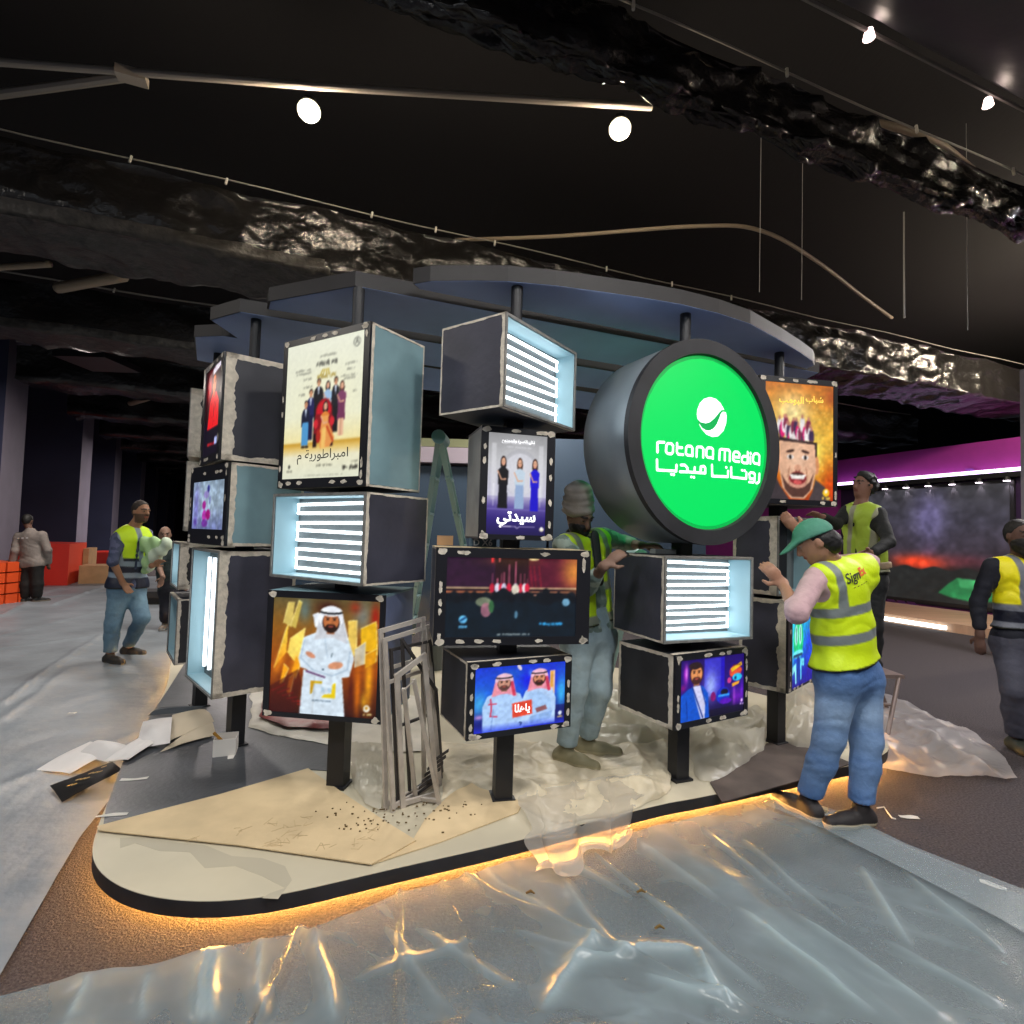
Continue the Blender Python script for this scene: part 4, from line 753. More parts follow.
patch('crumpled_film', G2([(678, 735), (700, 725), (730, 715), (755, 708), (768, 716), (768, 742)]), G2([(700, 780), (715, 782), (735, 770), (752, 760), (765, 750), (767, 744)]), 70, 50, hc(.125, .14, 3., 47), M_crump, 'beige crumpled film bundle under the suit poster box', 'plastic film', edge=.12)
patch('crumpled_film', G2([(786, 690), (800, 688), (830, 690), (840, 720)]), G2([(786, 742), (800, 748), (830, 750), (845, 748)]), 60, 40, hc(.125, .2, 3., 48), M_crump, 'crumpled film under the cartoon poster box', 'plastic film', edge=.12)
patch('crumpled_film', [(2.0, 4.3), (2.5, 4.9), (3.2, 5.5), (3.75, 5.35), (3.75, 4.7), (3.6, 4.1), (3.3, 3.55)], [(1.95, 3.9), (2.05, 3.8), (2.2, 3.72), (2.4, 3.66), (2.65, 3.62), (2.9, 3.55), (3.2, 3.52)], 130, 80, lambda x, y, s, t: np.where((x-2.72)**2*1+0*y < 0, 0, .02+.2*ridge(x*2.1, y*2.1, 51, 4)*np.minimum(1, 6*np.minimum(np.minimum(s+.05, 1.02-s), np.minimum(t+.1, 1.02-t)))*np.clip(1.2-.5*(x-2.2), .3, 1)), M_crumpR, 'large clear crumpled film heap on the floor right of the platform', 'plastic film', edge=.2)
# drape of film hanging over the platform edge in the middle
def drape():
    A = lerp_curve([(.1, 2.93), (.35, 3.0), (.6, 3.08), (.84, 3.13)], 70); mid = lerp_curve([(.07, 2.485), (.35, 2.62), (.6, 2.75), (.78, 2.83)], 70); B = lerp_curve([(.12, 2.37), (.3, 2.44), (.5, 2.6), (.72, 2.74)], 70)
    rows = []
    for k in range(50):
        t = k/49
        for_ = []
        for i in range(70):
            r_ = ridge(i*.09, k*.07, 61, 3)
            if t < .6: q = t/.6; p = A[i]*(1-q)+mid[i]*q; z = .13+.05*r_*(1-q)+.012*r_
            elif t < .78: q = (t-.6)/.18; p = mid[i]+(B[i]-mid[i])*q*.3; z = .14*(1-q)+.02*q+.01*r_
            else: q = (t-.78)/.22; p = mid[i]+(B[i]-mid[i])*(.3+.7*q); z = .03+.035*r_
            s2 = 2*i/69-1; for_.append((p[0]+.02*math.sin(i*.35)+.16*(float(vn(k*.16, s2 > 0, 66))-.5)*abs(s2)**3-.07*s2*abs(s2)*t, p[1]-.02*r_*(t > .6)+.05*math.sin(i*.21+1)*t, z))
        rows.append(for_)
    mb = MB(); mb.grid(np.array(rows)); return tag(mb.build('film_drape', mat('thin clear film', hexa(220, 214, 204), .3, alpha=.55, bump=.5, bscale=12, through=.45), None, True), 'clear film hanging over the platform edge between the two middle posts', 'plastic film')
drape()
patch('crumpled_film', G2([(250, 690), (300, 688), (380, 690), (430, 700)]), G2([(250, 728), (300, 742), (390, 752), (438, 752)]), 90, 40, hc(.1285, .03, 2.6, 71), mat('white film', hexa(214, 206, 192), .45, bump=.3, bscale=12, var=.1, vscale=4), 'white film lying behind the gold poster box', 'plastic film', edge=.08)
patch('crumpled_film', G2([(346, 745), (360, 742), (382, 745), (386, 760)]), G2([(352, 790), (365, 806), (380, 812), (386, 800)]), 50, 30, hc(.135, .05, 5, 73), M_crump, 'twist of film at the foot of the post under the gold poster', 'plastic film', edge=.06)
M_rw = mat('red and white bag', hexa(190, 50, 50), .5, col2=hexa(215, 200, 195), vscale=4)
patch('printed_bag', G2([(262, 705), (290, 704), (330, 712), (352, 716)]), G2([(258, 722), (290, 732), (320, 735), (350, 734)]), 50, 24, hc(.16, .07, 4, 75), M_rw, 'crumpled red and white bag behind the gold poster post', 'bag', edge=.05)

# ================================================================== DISPLAY TOWERS
STROKES= [[(-0.3659,-0.0898),(-0.367,-0.0396),(-0.3566,-0.0353),(-0.3198,-0.0327)],[(-0.3046,-0.049),(-0.295,-0.0359),(-0.2684,-0.0344),(-0.2564,-0.0441),(-0.2573,-0.0794),(-0.2688,-0.0908),(-0.2954,-0.0914),(-0.3064,-0.081),(-0.3046,-0.049)],[(-0.2281,-0.0284),(-0.2288,-0.0767),(-0.2184,-0.0873),(-0.1843,-0.0867)],[(-0.2293,-0.051),(-0.192,-0.0486)],[(-0.115,-0.0874),(-0.1151,-0.0429),(-0.1266,-0.0342),(-0.1509,-0.0354),(-0.1628,-0.0476),(-0.1639,-0.077),(-0.1533,-0.0864),(-0.1151,-0.0854)],[(-0.0834,-0.0891),(-0.0826,-0.0397),(-0.0765,-0.0325),(-0.0454,-0.0307),(-0.0327,-0.0413),(-0.0336,-0.0878)],[(0.0416,-0.0876),(0.0425,-0.0373),(0.0314,-0.0283),(0.0041,-0.0291),(-0.0093,-0.0424),(-0.0104,-0.0757),(0.0024,-0.0845),(0.0416,-0.0843)],[(0.0924,-0.0897),(0.0942,-0.0356),(0.1053,-0.0278),(0.1665,-0.0265),(0.1762,-0.0345),(0.1752,-0.0892)],[(0.1353,-0.0296),(0.1355,-0.0893)],[(0.2522,-0.0872),(0.2174,-0.0875),(0.2038,-0.0798),(0.2051,-0.0454),(0.2164,-0.032),(0.2435,-0.0314),(0.2554,-0.0407),(0.2538,-0.0615),(0.2073,-0.0623)],[(0.324,-0.0237),(0.3251,-0.0898),(0.2885,-0.0909),(0.2756,-0.0824),(0.2763,-0.0629),(0.2879,-0.0515),(0.3244,-0.0502)],[(0.3474,-0.0495),(0.348,-0.09)],[(0.349,-0.0269),(0.3491,-0.0318)],[(0.4238,-0.0905),(0.425,-0.0352),(0.4126,-0.0258),(0.3872,-0.0261),(0.3723,-0.0401),(0.3708,-0.0754),(0.3831,-0.0848),(0.4237,-0.0863)],[(0.4266,-0.1446),(0.4253,-0.1905),(0.4102,-0.2021),(0.4,-0.2029)],[(0.3845,-0.1794),(0.3444,-0.1789),(0.339,-0.1514),(0.3518,-0.1434),(0.3789,-0.1434),(0.3871,-0.1512),(0.3847,-0.1899),(0.3748,-0.1997),(0.3397,-0.2001)],[(0.316,-0.1462),(0.3146,-0.1825),(0.1902,-0.1821),(0.1892,-0.1255)],[(0.2775,-0.1355),(0.2814,-0.1351)],[(0.2981,-0.1359),(0.302,-0.1356)],[(0.164,-0.1494),(0.1626,-0.1821),(0.039,-0.188),(0.035,-0.125)],[(0.1475,-0.129),(0.1494,-0.1288)],[(-0.0962,-0.1492),(-0.0974,-0.1755)],[(-0.1392,-0.1788),(-0.0157,-0.1756),(-0.0162,-0.1459),(-0.0272,-0.1369),(-0.0503,-0.1421),(-0.0515,-0.1751)],[(-0.1213,-0.2047),(-0.1187,-0.2045)],[(-0.1021,-0.2052),(-0.0995,-0.2051)],[(-0.1984,-0.1448),(-0.1702,-0.1424),(-0.1501,-0.1569),(-0.1496,-0.1796),(-0.2036,-0.1819)],[(-0.2297,-0.1475),(-0.2315,-0.181),(-0.3652,-0.186),(-0.3681,-0.1309)],[(-0.2663,-0.2016),(-0.2638,-0.2014)],[(-0.2496,-0.2016),(-0.2471,-0.2014)]]
LOGO= [[(0.1265,0.2024),(0.0957,0.2391),(0.0581,0.2576),(0.0121,0.2612),(-0.033,0.2448),(-0.0638,0.2172),(-0.0835,0.178),(-0.0864,0.1479),(-0.0797,0.1223),(-0.0572,0.1085),(-0.0167,0.1067),(0.0149,0.1172),(0.051,0.1452),(0.0874,0.1836),(0.1058,0.1983)],[(-0.0704,0.1003),(-0.0474,0.0698),(-0.011,0.044),(0.0347,0.0343),(0.0807,0.044),(0.1221,0.0792),(0.1448,0.1295),(0.1459,0.1707),(0.139,0.1903),(0.1201,0.1913),(0.1015,0.1787),(0.088,0.1498),(0.0701,0.1138),(0.043,0.0836),(0.0112,0.0686),(-0.0205,0.0683),(-0.0476,0.0798)]]
POSTS = {'T1': (-.898, 2.986), 'T2': (-.008, 2.906), 'T3': (1.009, 3.196), 'T4': (1.878, 3.809), 'T5': (-1.71, 3.478), 'T6': (-2.35, 4.2)}
PL = {'T1': 'square black post carrying the family poster tower', 'T2': 'square black post of the centre tower above the concert screen', 'T3': 'square black post under the round green sign', 'T4': 'square black post under the cartoon poster box at right', 'T5': 'square black post beside the little white box at left', 'T6': 'square black post of the rearmost left tower'}
for k, (x, y) in POSTS.items():
    th = R(25)
    mb = MB(); c_, s_ = math.cos(th), math.sin(th); w_ = .092 if k in ('T1', 'T2') else .085
    a = {'T1': -.13, 'T2': .2, 'T3': .37, 'T4': .5, 'T5': -.75, 'T6': -.8}[k]; ax = np.array([math.cos(a), math.sin(a), 0]); ay = np.array([-math.sin(a), math.cos(a), 0])
    top = 2.86
    root = empty('support_post', (x, y, .12), PL[k], 'post', 'tower posts')
    mb.box((x, y, .12+.006), ax*.12, ay*.12, (0, 0, .012)); mb.build('foot_plate', M_black, root)
    mb = MB(); mb.box((x, y, (.13+2.1)/2), ax*w_, ay*w_, (0, 0, 2.1-.13)); mb.build('lower_post', M_black, root)
    mb = MB(); mb.tube([np.array([x, y, 2.1]), np.array([x, y, top])], .032, 16); mb.build('upper_tube', M_black, root)

class Frame:
    def __init__(s, x, y, yaw, w, d, z0, z1):
        a = R(yaw); s.ax = np.array([math.cos(a), math.sin(a), 0]); s.n = np.array([-math.sin(a), math.cos(a), 0]); s.c = np.array([x, y, 0.]); s.w, s.d, s.z0, s.z1 = w, d, z0, z1
    def p(s, a, b, z): return s.c+s.ax*a+s.n*b+np.array([0, 0, z])
def ragged(mb, P0, along, across, length, width, nrm, mi, seed, steps=40, lift=.0015):
    """irregular strip of filler lying on a face: P0 corner, along/across unit vectors"""
    vs = []; 
    for i in range(steps+1):
        t = i/steps; w_ = width*(.7+.35*float(vn(t*length*22, 0., seed))+.25*float(vn(t*length*60, 0., seed+1)))
        vs += [P0+along*t*length+nrm*lift, P0+along*t*length+across*w_+nrm*lift]
    mb.add(vs, [(2*i, 2*i+1, 2*i+3, 2*i+2) for i in range(steps)], mi)
def blob(mb, c, a, b, nrm, ra, rb, mi, rs, lift=.0022):
    k = 11; ph = rs.random()*6; vs = [c+nrm*lift+(a*math.cos(2*math.pi*i/k)*ra+b*math.sin(2*math.pi*i/k)*rb)*(.72+.5*rs.random()) for i in range(k)]; mb.add(vs, [tuple(range(k))], mi)
def display_box(key, x, y, yaw, w, d, z0, z1, kind, lab, side=None, sideL=None, art=None, rect=None, tubes=8, vertical=False, pw=.02, blobs=16, putty=True, scr=None, lit=True, seed=1, recess=.15, topm=None):
    F = Frame(x, y, yaw, w, d, z0, z1); h = z1-z0; zc = (z0+z1)/2; t = .012; Z = np.array([0, 0, 1.]); rs = np.random.default_rng(seed)
    side = side or M_shell; sideL = sideL or M_shell; topm = topm or M_shelld
    root = empty('display_box', F.p(0, 0, z0), lab, 'display box', 'display boxes on the towers')
    open_ = kind == 'open'
    # shell: panels with their own paint
    mb = MB(); ms = [topm, side, sideL, M_inner, M_putty]
    f0 = -d/2; b0 = f0
    mb.box(F.p(0, 0, z1-t/2), F.ax*w, F.n*d, Z*t, 0); mb.box(F.p(0, 0, z0+t/2), F.ax*w, F.n*d, Z*t, 0)
    mb.box(F.p(w/2-t/2, 0, zc), F.ax*t, F.n*d, Z*(h-2*t), 1); mb.box(F.p(-w/2+t/2, 0, zc), F.ax*t, F.n*d, Z*(h-2*t), 2)
    mb.box(F.p(0, d/2-t/2, zc), F.ax*(w-2*t), F.n*t, Z*(h-2*t), 0)
    if putty:
        for sx, nn in ((1, F.ax), (-1, -F.ax)):
            c0 = F.p(sx*w/2, -d/2, z0); 
            ragged(mb, c0, Z, F.n, h, pw, nn, 4, seed+sx+3); ragged(mb, c0, F.n, Z, d, pw*.55, nn, 4, seed+sx+5); ragged(mb, F.p(sx*w/2, -d/2, z1), F.n, -Z, d, pw*.55, nn, 4, seed+sx+7); ragged(mb, F.p(sx*w/2, d/2, z0), Z, -F.n, h, pw*.5, nn, 4, seed+sx+9)
        ragged(mb, F.p(-w/2, -d/2, z1), F.ax, F.n, w, pw, Z, 4, seed+20); ragged(mb, F.p(-w/2, -d/2, z0), F.ax, F.n, w, pw, -Z, 4, seed+21)
    if open_:
        # inner lining, seen inside the open front
        q = t+.002; dp = d*.98
        for sgn in (1, -1): mb.box(F.p(sgn*(w/2-q), -d/2+recess/2+.004, zc), F.ax*.004, F.n*recess, Z*(h-2*t), 3)
        for zz in (z1-q, z0+q): mb.box(F.p(0, -d/2+recess/2+.004, zz), F.ax*(w-2*t), F.n*recess, Z*.004, 3)
    fixn_keep = mb.build('shell', ms, root)
    if open_:
        mb = MB(); mb.box(F.p(0, -d/2+recess+.006, zc), F.ax*(w-2*t-.004), F.n*.01, Z*(h-2*t-.004)); mb.build('back_panel', M_back, root)
        # front lip
        mb = MB(); e = .013
        for zz in (z1-e/2, z0+e/2): mb.box(F.p(0, -d/2-.003, zz), F.ax*w, F.n*.006, Z*e)
        for sx in (1, -1): mb.box(F.p(sx*(w/2-e/2), -d/2-.003, zc), F.ax*e, F.n*.006, Z*(h-2*e))
        mb.build('front_lip', mat('worn grey lip', hexa(118, 116, 112), .6, var=.2, vscale=30), root)
        if lit:
            bt = -d/2+recess-.014
            if not vertical:
                zs_ = np.linspace(z0+.045, z1-.045, tubes); 
                for i, zz in enumerate(zs_):
                    mb = MB(); j = rs.normal(0, .004); mb.tube([F.p(-w/2+.03, bt, zz+j), F.p(w/2-.03, bt, zz-j*.5)], .0085, 8); mb.build('led_tube', M_led, root)
                for i in range(0, tubes-1, 1):
                    if i % 3 != 2: mb = MB(); sx = -1 if key in ('B2',) else 1; mb.tube([F.p(sx*(w/2-.034), bt, zs_[i]), F.p(sx*(w/2-.034), bt, zs_[i+1])], .006, 6); mb.build('led_link', M_led, root)
            else:
                for xx in np.linspace(-w/2+.07, w/2-.07, tubes):
                    mb = MB(); mb.tube([F.p(xx, bt, z0+.07), F.p(xx, bt, z1-.06)], .011, 8); mb.build('led_tube', M_led, root)
    else:
        xl, xr, zb, zt_ = rect
        mb = MB(); f = F.p(0, -d/2-.007, 0)
        def fr(a0, a1, y0, y1): mb.box(F.p((a0+a1)/2, -d/2-.007, (y0+y1)/2), F.ax*(a1-a0), F.n*.014, Z*(y1-y0), 0)
        fr(-w/2, w/2, zt_, z1); fr(-w/2, w/2, z0, zb); fr(-w/2, xl, zb, zt_); fr(xr, w/2, zb, zt_)
        per = [(-w/2+.5*(xl+w/2), rs.uniform(z0, z1), .009, .018) for _ in range(blobs//4)]+[((xr+w/2)/2, rs.uniform(z0, z1), .009, .02) for _ in range(blobs//4)]
        per += [(rs.uniform(-w/2, w/2), (z1+zt_)/2, .024, .0105) for _ in range(blobs//4)]+[(rs.uniform(-w/2, w/2), (z0+zb)/2, .024, .0105) for _ in range(blobs//4)]
        per += [(sx*(w/2-.024), zz, .022, .016) for sx in (-1, 1) for zz in (z0+.016, z1-.014)]
        for a_, zz, ra, rb in per:
            lim = .49*w; a_ = max(-lim+ra, min(lim-ra, a_)); zz = max(z0+rb*1.1, min(z1-rb*1.1, zz)); blob(mb, F.p(a_, -d/2-.014, zz), F.ax, Z, -F.n, ra, rb, 1, rs)
        mb.build('bezel', [M_bezel, M_putty], root)
        A = art(); pic = A.build('lit_picture', F.p((xl+xr)/2, -d/2-.009, (zb+zt_)/2), F.ax*(xr-xl), Z*(zt_-zb), -F.n, scr or M_scr, root)
        F.pic = (F.p((xl+xr)/2, -d/2-.0105, (zb+zt_)/2), F.ax, Z, xr-xl, zt_-zb, pic)
    F.root = root; return F
def letter(F, s, x, y, width, m, name='lettering', bold=0., shear=0., tall=None):
    """lettering on a picture; x, y in 0..100 of the picture, y downward"""
    o, ax, az, W_, H_, pic = F.pic; mb = MB()
    text_on(mb, s, .05, o+ax*(x/100-.5)*W_+az*(.5-y/100)*H_, ax, az*(tall or 1), 0, width=width*W_/100, bold=bold, shear=shear)
    if mb.n: mb.build(name, m, pic)
M_wtxt = mat('white lit lettering', (.9, .9, .9), .5, emit=(1, 1, 1), es=.95)
M_gold = mat('gold lettering', (.7, .5, .1), .5, emit=(.82, .58, .06), es=.9)

# tower 1
b = display_box('B1', -.905, 2.984, -31.5, .672, .392, 1.719, 2.538, 'poster', 'tall box with the cream family poster and pale blue side', side=M_cyan, art=art_family, rect=(-.304, .297, 1.768, 2.503), seed=11, pw=.02)
letter(b, arab('امبراطورية م'), 53, 84.5, 66, M_text, bold=.0003, tall=.8)
display_box('B2', -.896, 2.987, -32.9, .742, .44, 1.233, 1.688, 'open', 'open lit box with eight tubes right below the family poster box', art=None, tubes=8, seed=12, recess=.15)
b = display_box('B3', -.9, 2.985, -7.6, .63, .437, .544, 1.18, 'poster', 'box with the golden poster of a man in white robe and folded arms', side=mat('slate blue primer', hexa(112, 124, 160), .5, var=.12), topm=M_cyan, art=art_gold, rect=(-.282, .288, .568, 1.146), seed=13, blobs=2, putty=False)  # right side carries the bluish light in its colour
# tower 2
display_box('B4', -.024, 2.906, 53.9, .675, .409, 2.102, 2.555, 'open', 'open lit box turned to the right at the top of the centre tower', tubes=8, seed=14, recess=.12)
b = display_box('B5', -.021, 2.906, 16.6, .397, .303, 1.475, 2.047, 'poster', 'narrow upright box with the poster of three standing women', sideL=mat('weathered grey panel', hexa(150, 150, 146), .6, var=.15), side=M_shelld, art=art_women, rect=(-.16, .154, 1.501, 2.016), seed=15, putty=False)
letter(b, arab('سيدتي'), 50, 85, 66, M_wtxt, bold=.0016); letter(b, arab('لكل الاسرة والمجتمع'), 50, 7.5, 56, M_wtxt, bold=.0003)
b = display_box('B6', -.012, 2.907, 11.4, .793, .35, .952, 1.43, 'poster', 'wide box with the dark concert screen in the middle of the centre tower', art=art_concert, rect=(-.342, .324, .992, 1.383), seed=16, scr=M_scrdim, blobs=20, topm=M_kraft)
b = display_box('B7', -.012, 2.906, 25, .572, .387, .519, .884, 'poster', 'bottom box of the centre tower with two men in chequered headscarves on blue', art=art_sheikhs, rect=(-.25, .249, .546, .856), seed=17, sideL=M_shelld)
letter(b, arab('ياهلا'), 51.5, 70, 17, M_wtxt, bold=.0012)
# tower 3
display_box('B8', 1.008, 3.196, 21.4, .607, .483, .953, 1.413, 'open', 'open box with ten glowing tubes under the round green sign', tubes=10, seed=18, sideL=M_shell, recess=.17)
b = display_box('B9', 1.02, 3.193, 30.2, .591, .421, .508, .894, 'poster', 'bottom box of the third tower with the poster of a man in blue suit', art=art_suit, rect=(-.252, .262, .54, .862), seed=19, sideL=M_blackm, pw=.035, blobs=22)
# tower 4
b = display_box('B10', 1.874, 3.811, 10.1, .593, .399, 1.758, 2.616, 'poster', 'upright box with the golden poster of a big laughing face, behind the green sign', art=art_face, rect=(-.25, .265, 1.793, 2.577), seed=20)
letter(b, arab('شباب'), 72, 13, 26, M_gold, bold=.001); letter(b, arab('البومب'), 38, 15, 36, M_gold, bold=.001)
display_box('B11', 1.877, 3.81, 29.3, .5, .34, 1.154, 1.676, 'open', 'unlit open box that the man in the green cap is working on', seed=21, lit=False, recess=.2, sideL=M_cyan if False else M_shell, pw=.05)
b = display_box('B12', 1.879, 3.809, 45, .56, .3, .538, 1.131, 'poster', 'lowest box of the right tower with the turquoise cartoon poster', art=art_blue, rect=(-.2, .25, .55, 1.08), seed=22, sideL=M_shell, pw=.05)
# tower 5
display_box('B13', -1.71, 3.48, -49.8, .536, .44, 1.891, 2.528, 'poster', 'upper box with the narrow red poster at the top of the left tower', art=art_red, rect=(-.21, .21, 1.94, 2.49), seed=23, side=M_shelld, pw=.06, topm=M_shelld)
display_box('B14', -1.71, 3.475, -42.5, .64, .44, 1.388, 1.872, 'poster', 'middle left box with the pale violet screen and bluish side', art=art_lcd, rect=(-.265, .266, 1.481, 1.776), seed=24, side=M_cyan, scr=M_scrdim, pw=.03)
display_box('B15', -1.715, 3.478, -47, .615, .44, .519, 1.357, 'open', 'tall open box with upright glowing tubes at the bottom of the left tower', tubes=5, vertical=True, seed=25, side=M_shell, recess=.1, pw=.05)
# tower 6
display_box('B16', -2.28, 4.22, -61.5, .5, .45, 2.0, 2.5, 'open', 'topmost dark box of the rearmost left tower', seed=26, lit=False, side=M_blackm, pw=.08, recess=.1)
display_box('B17', -2.28, 4.22, -61.5, .5, .45, 1.46, 1.965, 'open', 'second box from the top of the rearmost left tower', seed=27, lit=False, side=M_blackm, pw=.08, recess=.1)
display_box('B18', -2.351, 4.201, -52, .437, .417, 1.037, 1.373, 'open', 'small lit box of the rearmost left tower', tubes=4, vertical=True, seed=28, side=M_blackm, recess=.06, pw=.06)
display_box('B19', -2.349, 4.201, -52.4, .507, .412, .507, .971, 'open', 'bottom open box of the rearmost left tower with pale blue lining', seed=29, lit=False, side=M_blackm, recess=.2)

# ---- round green sign
F = Frame(1.01, 3.196, math.degrees(.465), 1.16, .41, 0, 0); zc = 2.055; Rr = .58; Z = np.array([0, 0, 1.])
root = empty('round_sign', F.p(0, 0, zc-Rr), 'big round glowing green sign in a black drum on the third tower', 'sign')
def ringpts(r, b, n=96): return [F.p(r*math.cos(2*math.pi*i/n), b, zc+r*math.sin(2*math.pi*i/n)) for i in range(n)]
def lathe(mb, prof, mi=0, n=96):
    vs = []; fs = []
    for r, b in prof: vs += ringpts(r, b, n)
    for k in range(len(prof)-1):
        for i in range(n): fs.append((k*n+i, k*n+(i+1) % n, (k+1)*n+(i+1) % n, (k+1)*n+i))
    mb.add(vs, fs, mi)
fd = -.41/2; bd = .41/2
mb = MB(); lathe(mb, [(Rr-.005, fd+.035), (Rr-.005, bd), (.001, bd)]); drum = fixn(mb.build('drum', mat('brushed grey blue drum', hexa(140, 150, 158), .36, metal=.3, bump=.06, bscale=3, var=.15, vscale=2.5), root, True))
for p in drum.data.polygons: p.use_smooth = len(p.vertices) == 4
mb = MB(); lathe(mb, [(Rr, fd+.035), (Rr, fd), (.497, fd), (.489, fd+.03)]); fixn(mb.build('rim', M_blackm, root))
mb = MB(); n = 96; mb.add(ringpts(.492, fd+.022), [tuple(range(n))]); face = fixn(mb.build('face', mat('green lit acrylic', (0, .1, .03), .35, emit=hexa(0, 224, 92), es=1.), root))
mb = MB(); mb.add(ringpts(.34, bd+.004), [tuple(range(n))]); mb.build('rear_light', mat('green light leaking at the back', (0, .2, .06), .5, emit=(.04, 1, .35), es=2), root)  # unseen glowing disc added to throw green light on the turbaned worker
# darker print edge, slightly ragged
mb = MB(); vs = []
for i in range(n+1):
    a = 2*math.pi*i/n; r1 = .47+.004*float(vn(i*.7, 0., 3)); vs += [F.p(.491*math.cos(a), fd+.0205, zc+.491*math.sin(a)), F.p(r1*math.cos(a), fd+.0205, zc+r1*math.sin(a))]
mb.add(vs, [(2*i, 2*i+1, 2*i+3, 2*i+2) for i in range(n)]); mb.build('face_edge', mat('green acrylic edge', (0, .2, .05), .4, emit=hexa(0, 176, 66), es=.8), root)
def ribbon(mb, P, w_, b, mi=0):
    """flat stroke with round ends"""
    for (a0, h0), (a1, h1) in zip(P, P[1:]):
        d = np.array([a1-a0, h1-h0]); L = np.linalg.norm(d)+1e-9; n_ = np.array([-d[1], d[0]])/L*w_/2
        q = [(a0-n_[0], h0-n_[1]), (a1-n_[0], h1-n_[1]), (a1+n_[0], h1+n_[1]), (a0+n_[0], h0+n_[1])]; mb.add([F.p(x, b, zc+y) for x, y in q], [(0, 1, 2, 3)], mi)
    for a0, h0 in P: mb.add([F.p(a0+w_/2*math.cos(t*math.pi/5), b-.0002, zc+h0+w_/2*math.sin(t*math.pi/5)) for t in range(10)], [tuple(range(10))], mi)
for part_ in (STROKES[:14], STROKES[14:]):
    mb = MB()
    for P in part_: ribbon(mb, P, .0150, fd+.0185)
    mb.build('lettering', M_white, face)
mb = MB()
for P in LOGO: mb.add([F.p(a, fd+.0185, zc+h) for a, h in P], [tuple(range(len(P)))])
mb.build('emblem', M_white, face)
mb = MB(); D_ = [LOGO[0][8], LOGO[0][9], LOGO[0][10], LOGO[0][11], LOGO[0][12], LOGO[0][13], LOGO[0][0], LOGO[1][9], LOGO[1][10], LOGO[1][11], LOGO[1][12], LOGO[1][13], LOGO[1][14], LOGO[1][15], LOGO[1][16], LOGO[1][0]]
mb.add([F.p(a, fd+.0195, zc+h) for a, h in D_], [tuple(range(len(D_)))]); mb.build('emblem_band', mat('dark green print', (0, .2, .05), .4, emit=hexa(0, 168, 74), es=.8), face)

# ---- canopy planks
def plank(poly, lab, zb=2.86, th=.085):
    P = [np.array([*p, 0]) for p in poly]; mb = MB(); mb.prism(poly, zb, zb+th, 0)
    root = mb.build('canopy_plank', [M_plank], None); fixn(root); tag(root, lab, 'canopy', 'canopy planks over the towers')
    mb = MB(); n = len(poly); c = sum(np.array(p) for p in poly)/n
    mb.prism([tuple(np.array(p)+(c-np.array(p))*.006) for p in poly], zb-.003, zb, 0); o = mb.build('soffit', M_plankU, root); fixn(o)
def vline(u, v0, v1): return tuple(uv(u, v0)[:2]), tuple(uv(u, v1)[:2])
front = [(-.58, 2.905), (-.48, 2.865), (-.25, 2.845), (-.06, 2.84), (.2, 2.875), (.45, 2.93), (.7, 2.99), (.94, 3.06), (1.2, 3.17), (1.45, 3.31), (1.78, 3.58), (2.03, 3.8), (2.2, 3.96), (2.27, 4.06), (2.26, 4.14)]
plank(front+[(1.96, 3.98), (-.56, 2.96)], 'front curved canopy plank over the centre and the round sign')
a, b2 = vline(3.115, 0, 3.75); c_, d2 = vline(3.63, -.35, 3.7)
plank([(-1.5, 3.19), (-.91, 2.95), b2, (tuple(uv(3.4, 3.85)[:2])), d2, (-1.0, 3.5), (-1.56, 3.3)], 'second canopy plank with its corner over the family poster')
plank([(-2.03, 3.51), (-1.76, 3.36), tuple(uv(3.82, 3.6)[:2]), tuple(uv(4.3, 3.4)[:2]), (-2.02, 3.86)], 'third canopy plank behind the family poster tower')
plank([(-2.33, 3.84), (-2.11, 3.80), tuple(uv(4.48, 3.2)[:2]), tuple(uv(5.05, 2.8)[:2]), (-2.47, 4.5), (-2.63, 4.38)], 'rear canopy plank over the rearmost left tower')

# ================================================================== LOOSE THINGS
# empty metal frames leaning together
M_fr = mat('bare metal frame', hexa(190, 180, 170), .5, metal=.1, var=.15, vscale=12); M_frd = mat('dark edged frame', hexa(60, 56, 56), .55)
def lean_frame(bl, br, tl, tr, Yb, Yt, lab, bar=.022, cross=None, m=None):
    """corner points of a leaning rectangle: bottoms stand on the platform, tops at the given distance"""
    A = g(*bl, .13); B = g(*br, .13); Cc = at(*tl, Yt[0]); D = at(*tr, Yt[1])
    e = B-A; e /= np.linalg.norm(e); up = (Cc-A); n_ = np.cross(e, up/np.linalg.norm(up)); n_ /= np.linalg.norm(n_)
    root = empty('metal_frame', A, lab, 'frame', 'bare metal frames leaning by the gold poster')
    def bar_(p, q, name, w_=bar):
        mb = MB(); d = q-p; L = np.linalg.norm(d); d /= L; s_ = np.cross(n_, d); mb.box((p+q)/2, d*(L+w_*.9), s_*w_, n_*.012); mb.build(name, m or M_fr, root)
    bar_(A, Cc, 'side_bar'); bar_(B, D, 'side_bar'); bar_(Cc, D, 'top_bar'); bar_(A+(Cc-A)*.02, B+(D-B)*.02, 'bottom_bar')
    for c in (cross or []): bar_(A+(Cc-A)*c, B+(D-B)*c, 'cross_bar', bar*.8)
lean_frame((386, 808), (424, 790), (381, 631), (423, 619), 0, (2.68, 2.78), 'outermost left of the leaning metal frames', .024, [.78])
lean_frame((393, 810), (440, 784), (385, 640), (427, 627), 0, (2.66, 2.8), 'second leaning frame from the left with a cross bar near its top', .022, [.75])
lean_frame((403, 806), (437, 796), (397, 676), (424, 656), 0, (2.62, 2.7), 'shorter leaning frame in front with a bright top bar', .026)
lean_frame((416, 800), (439, 803), (404, 690), (414, 681), 0, (2.6, 2.66), 'smallest leaning frame at the front with a slanting top', .02)
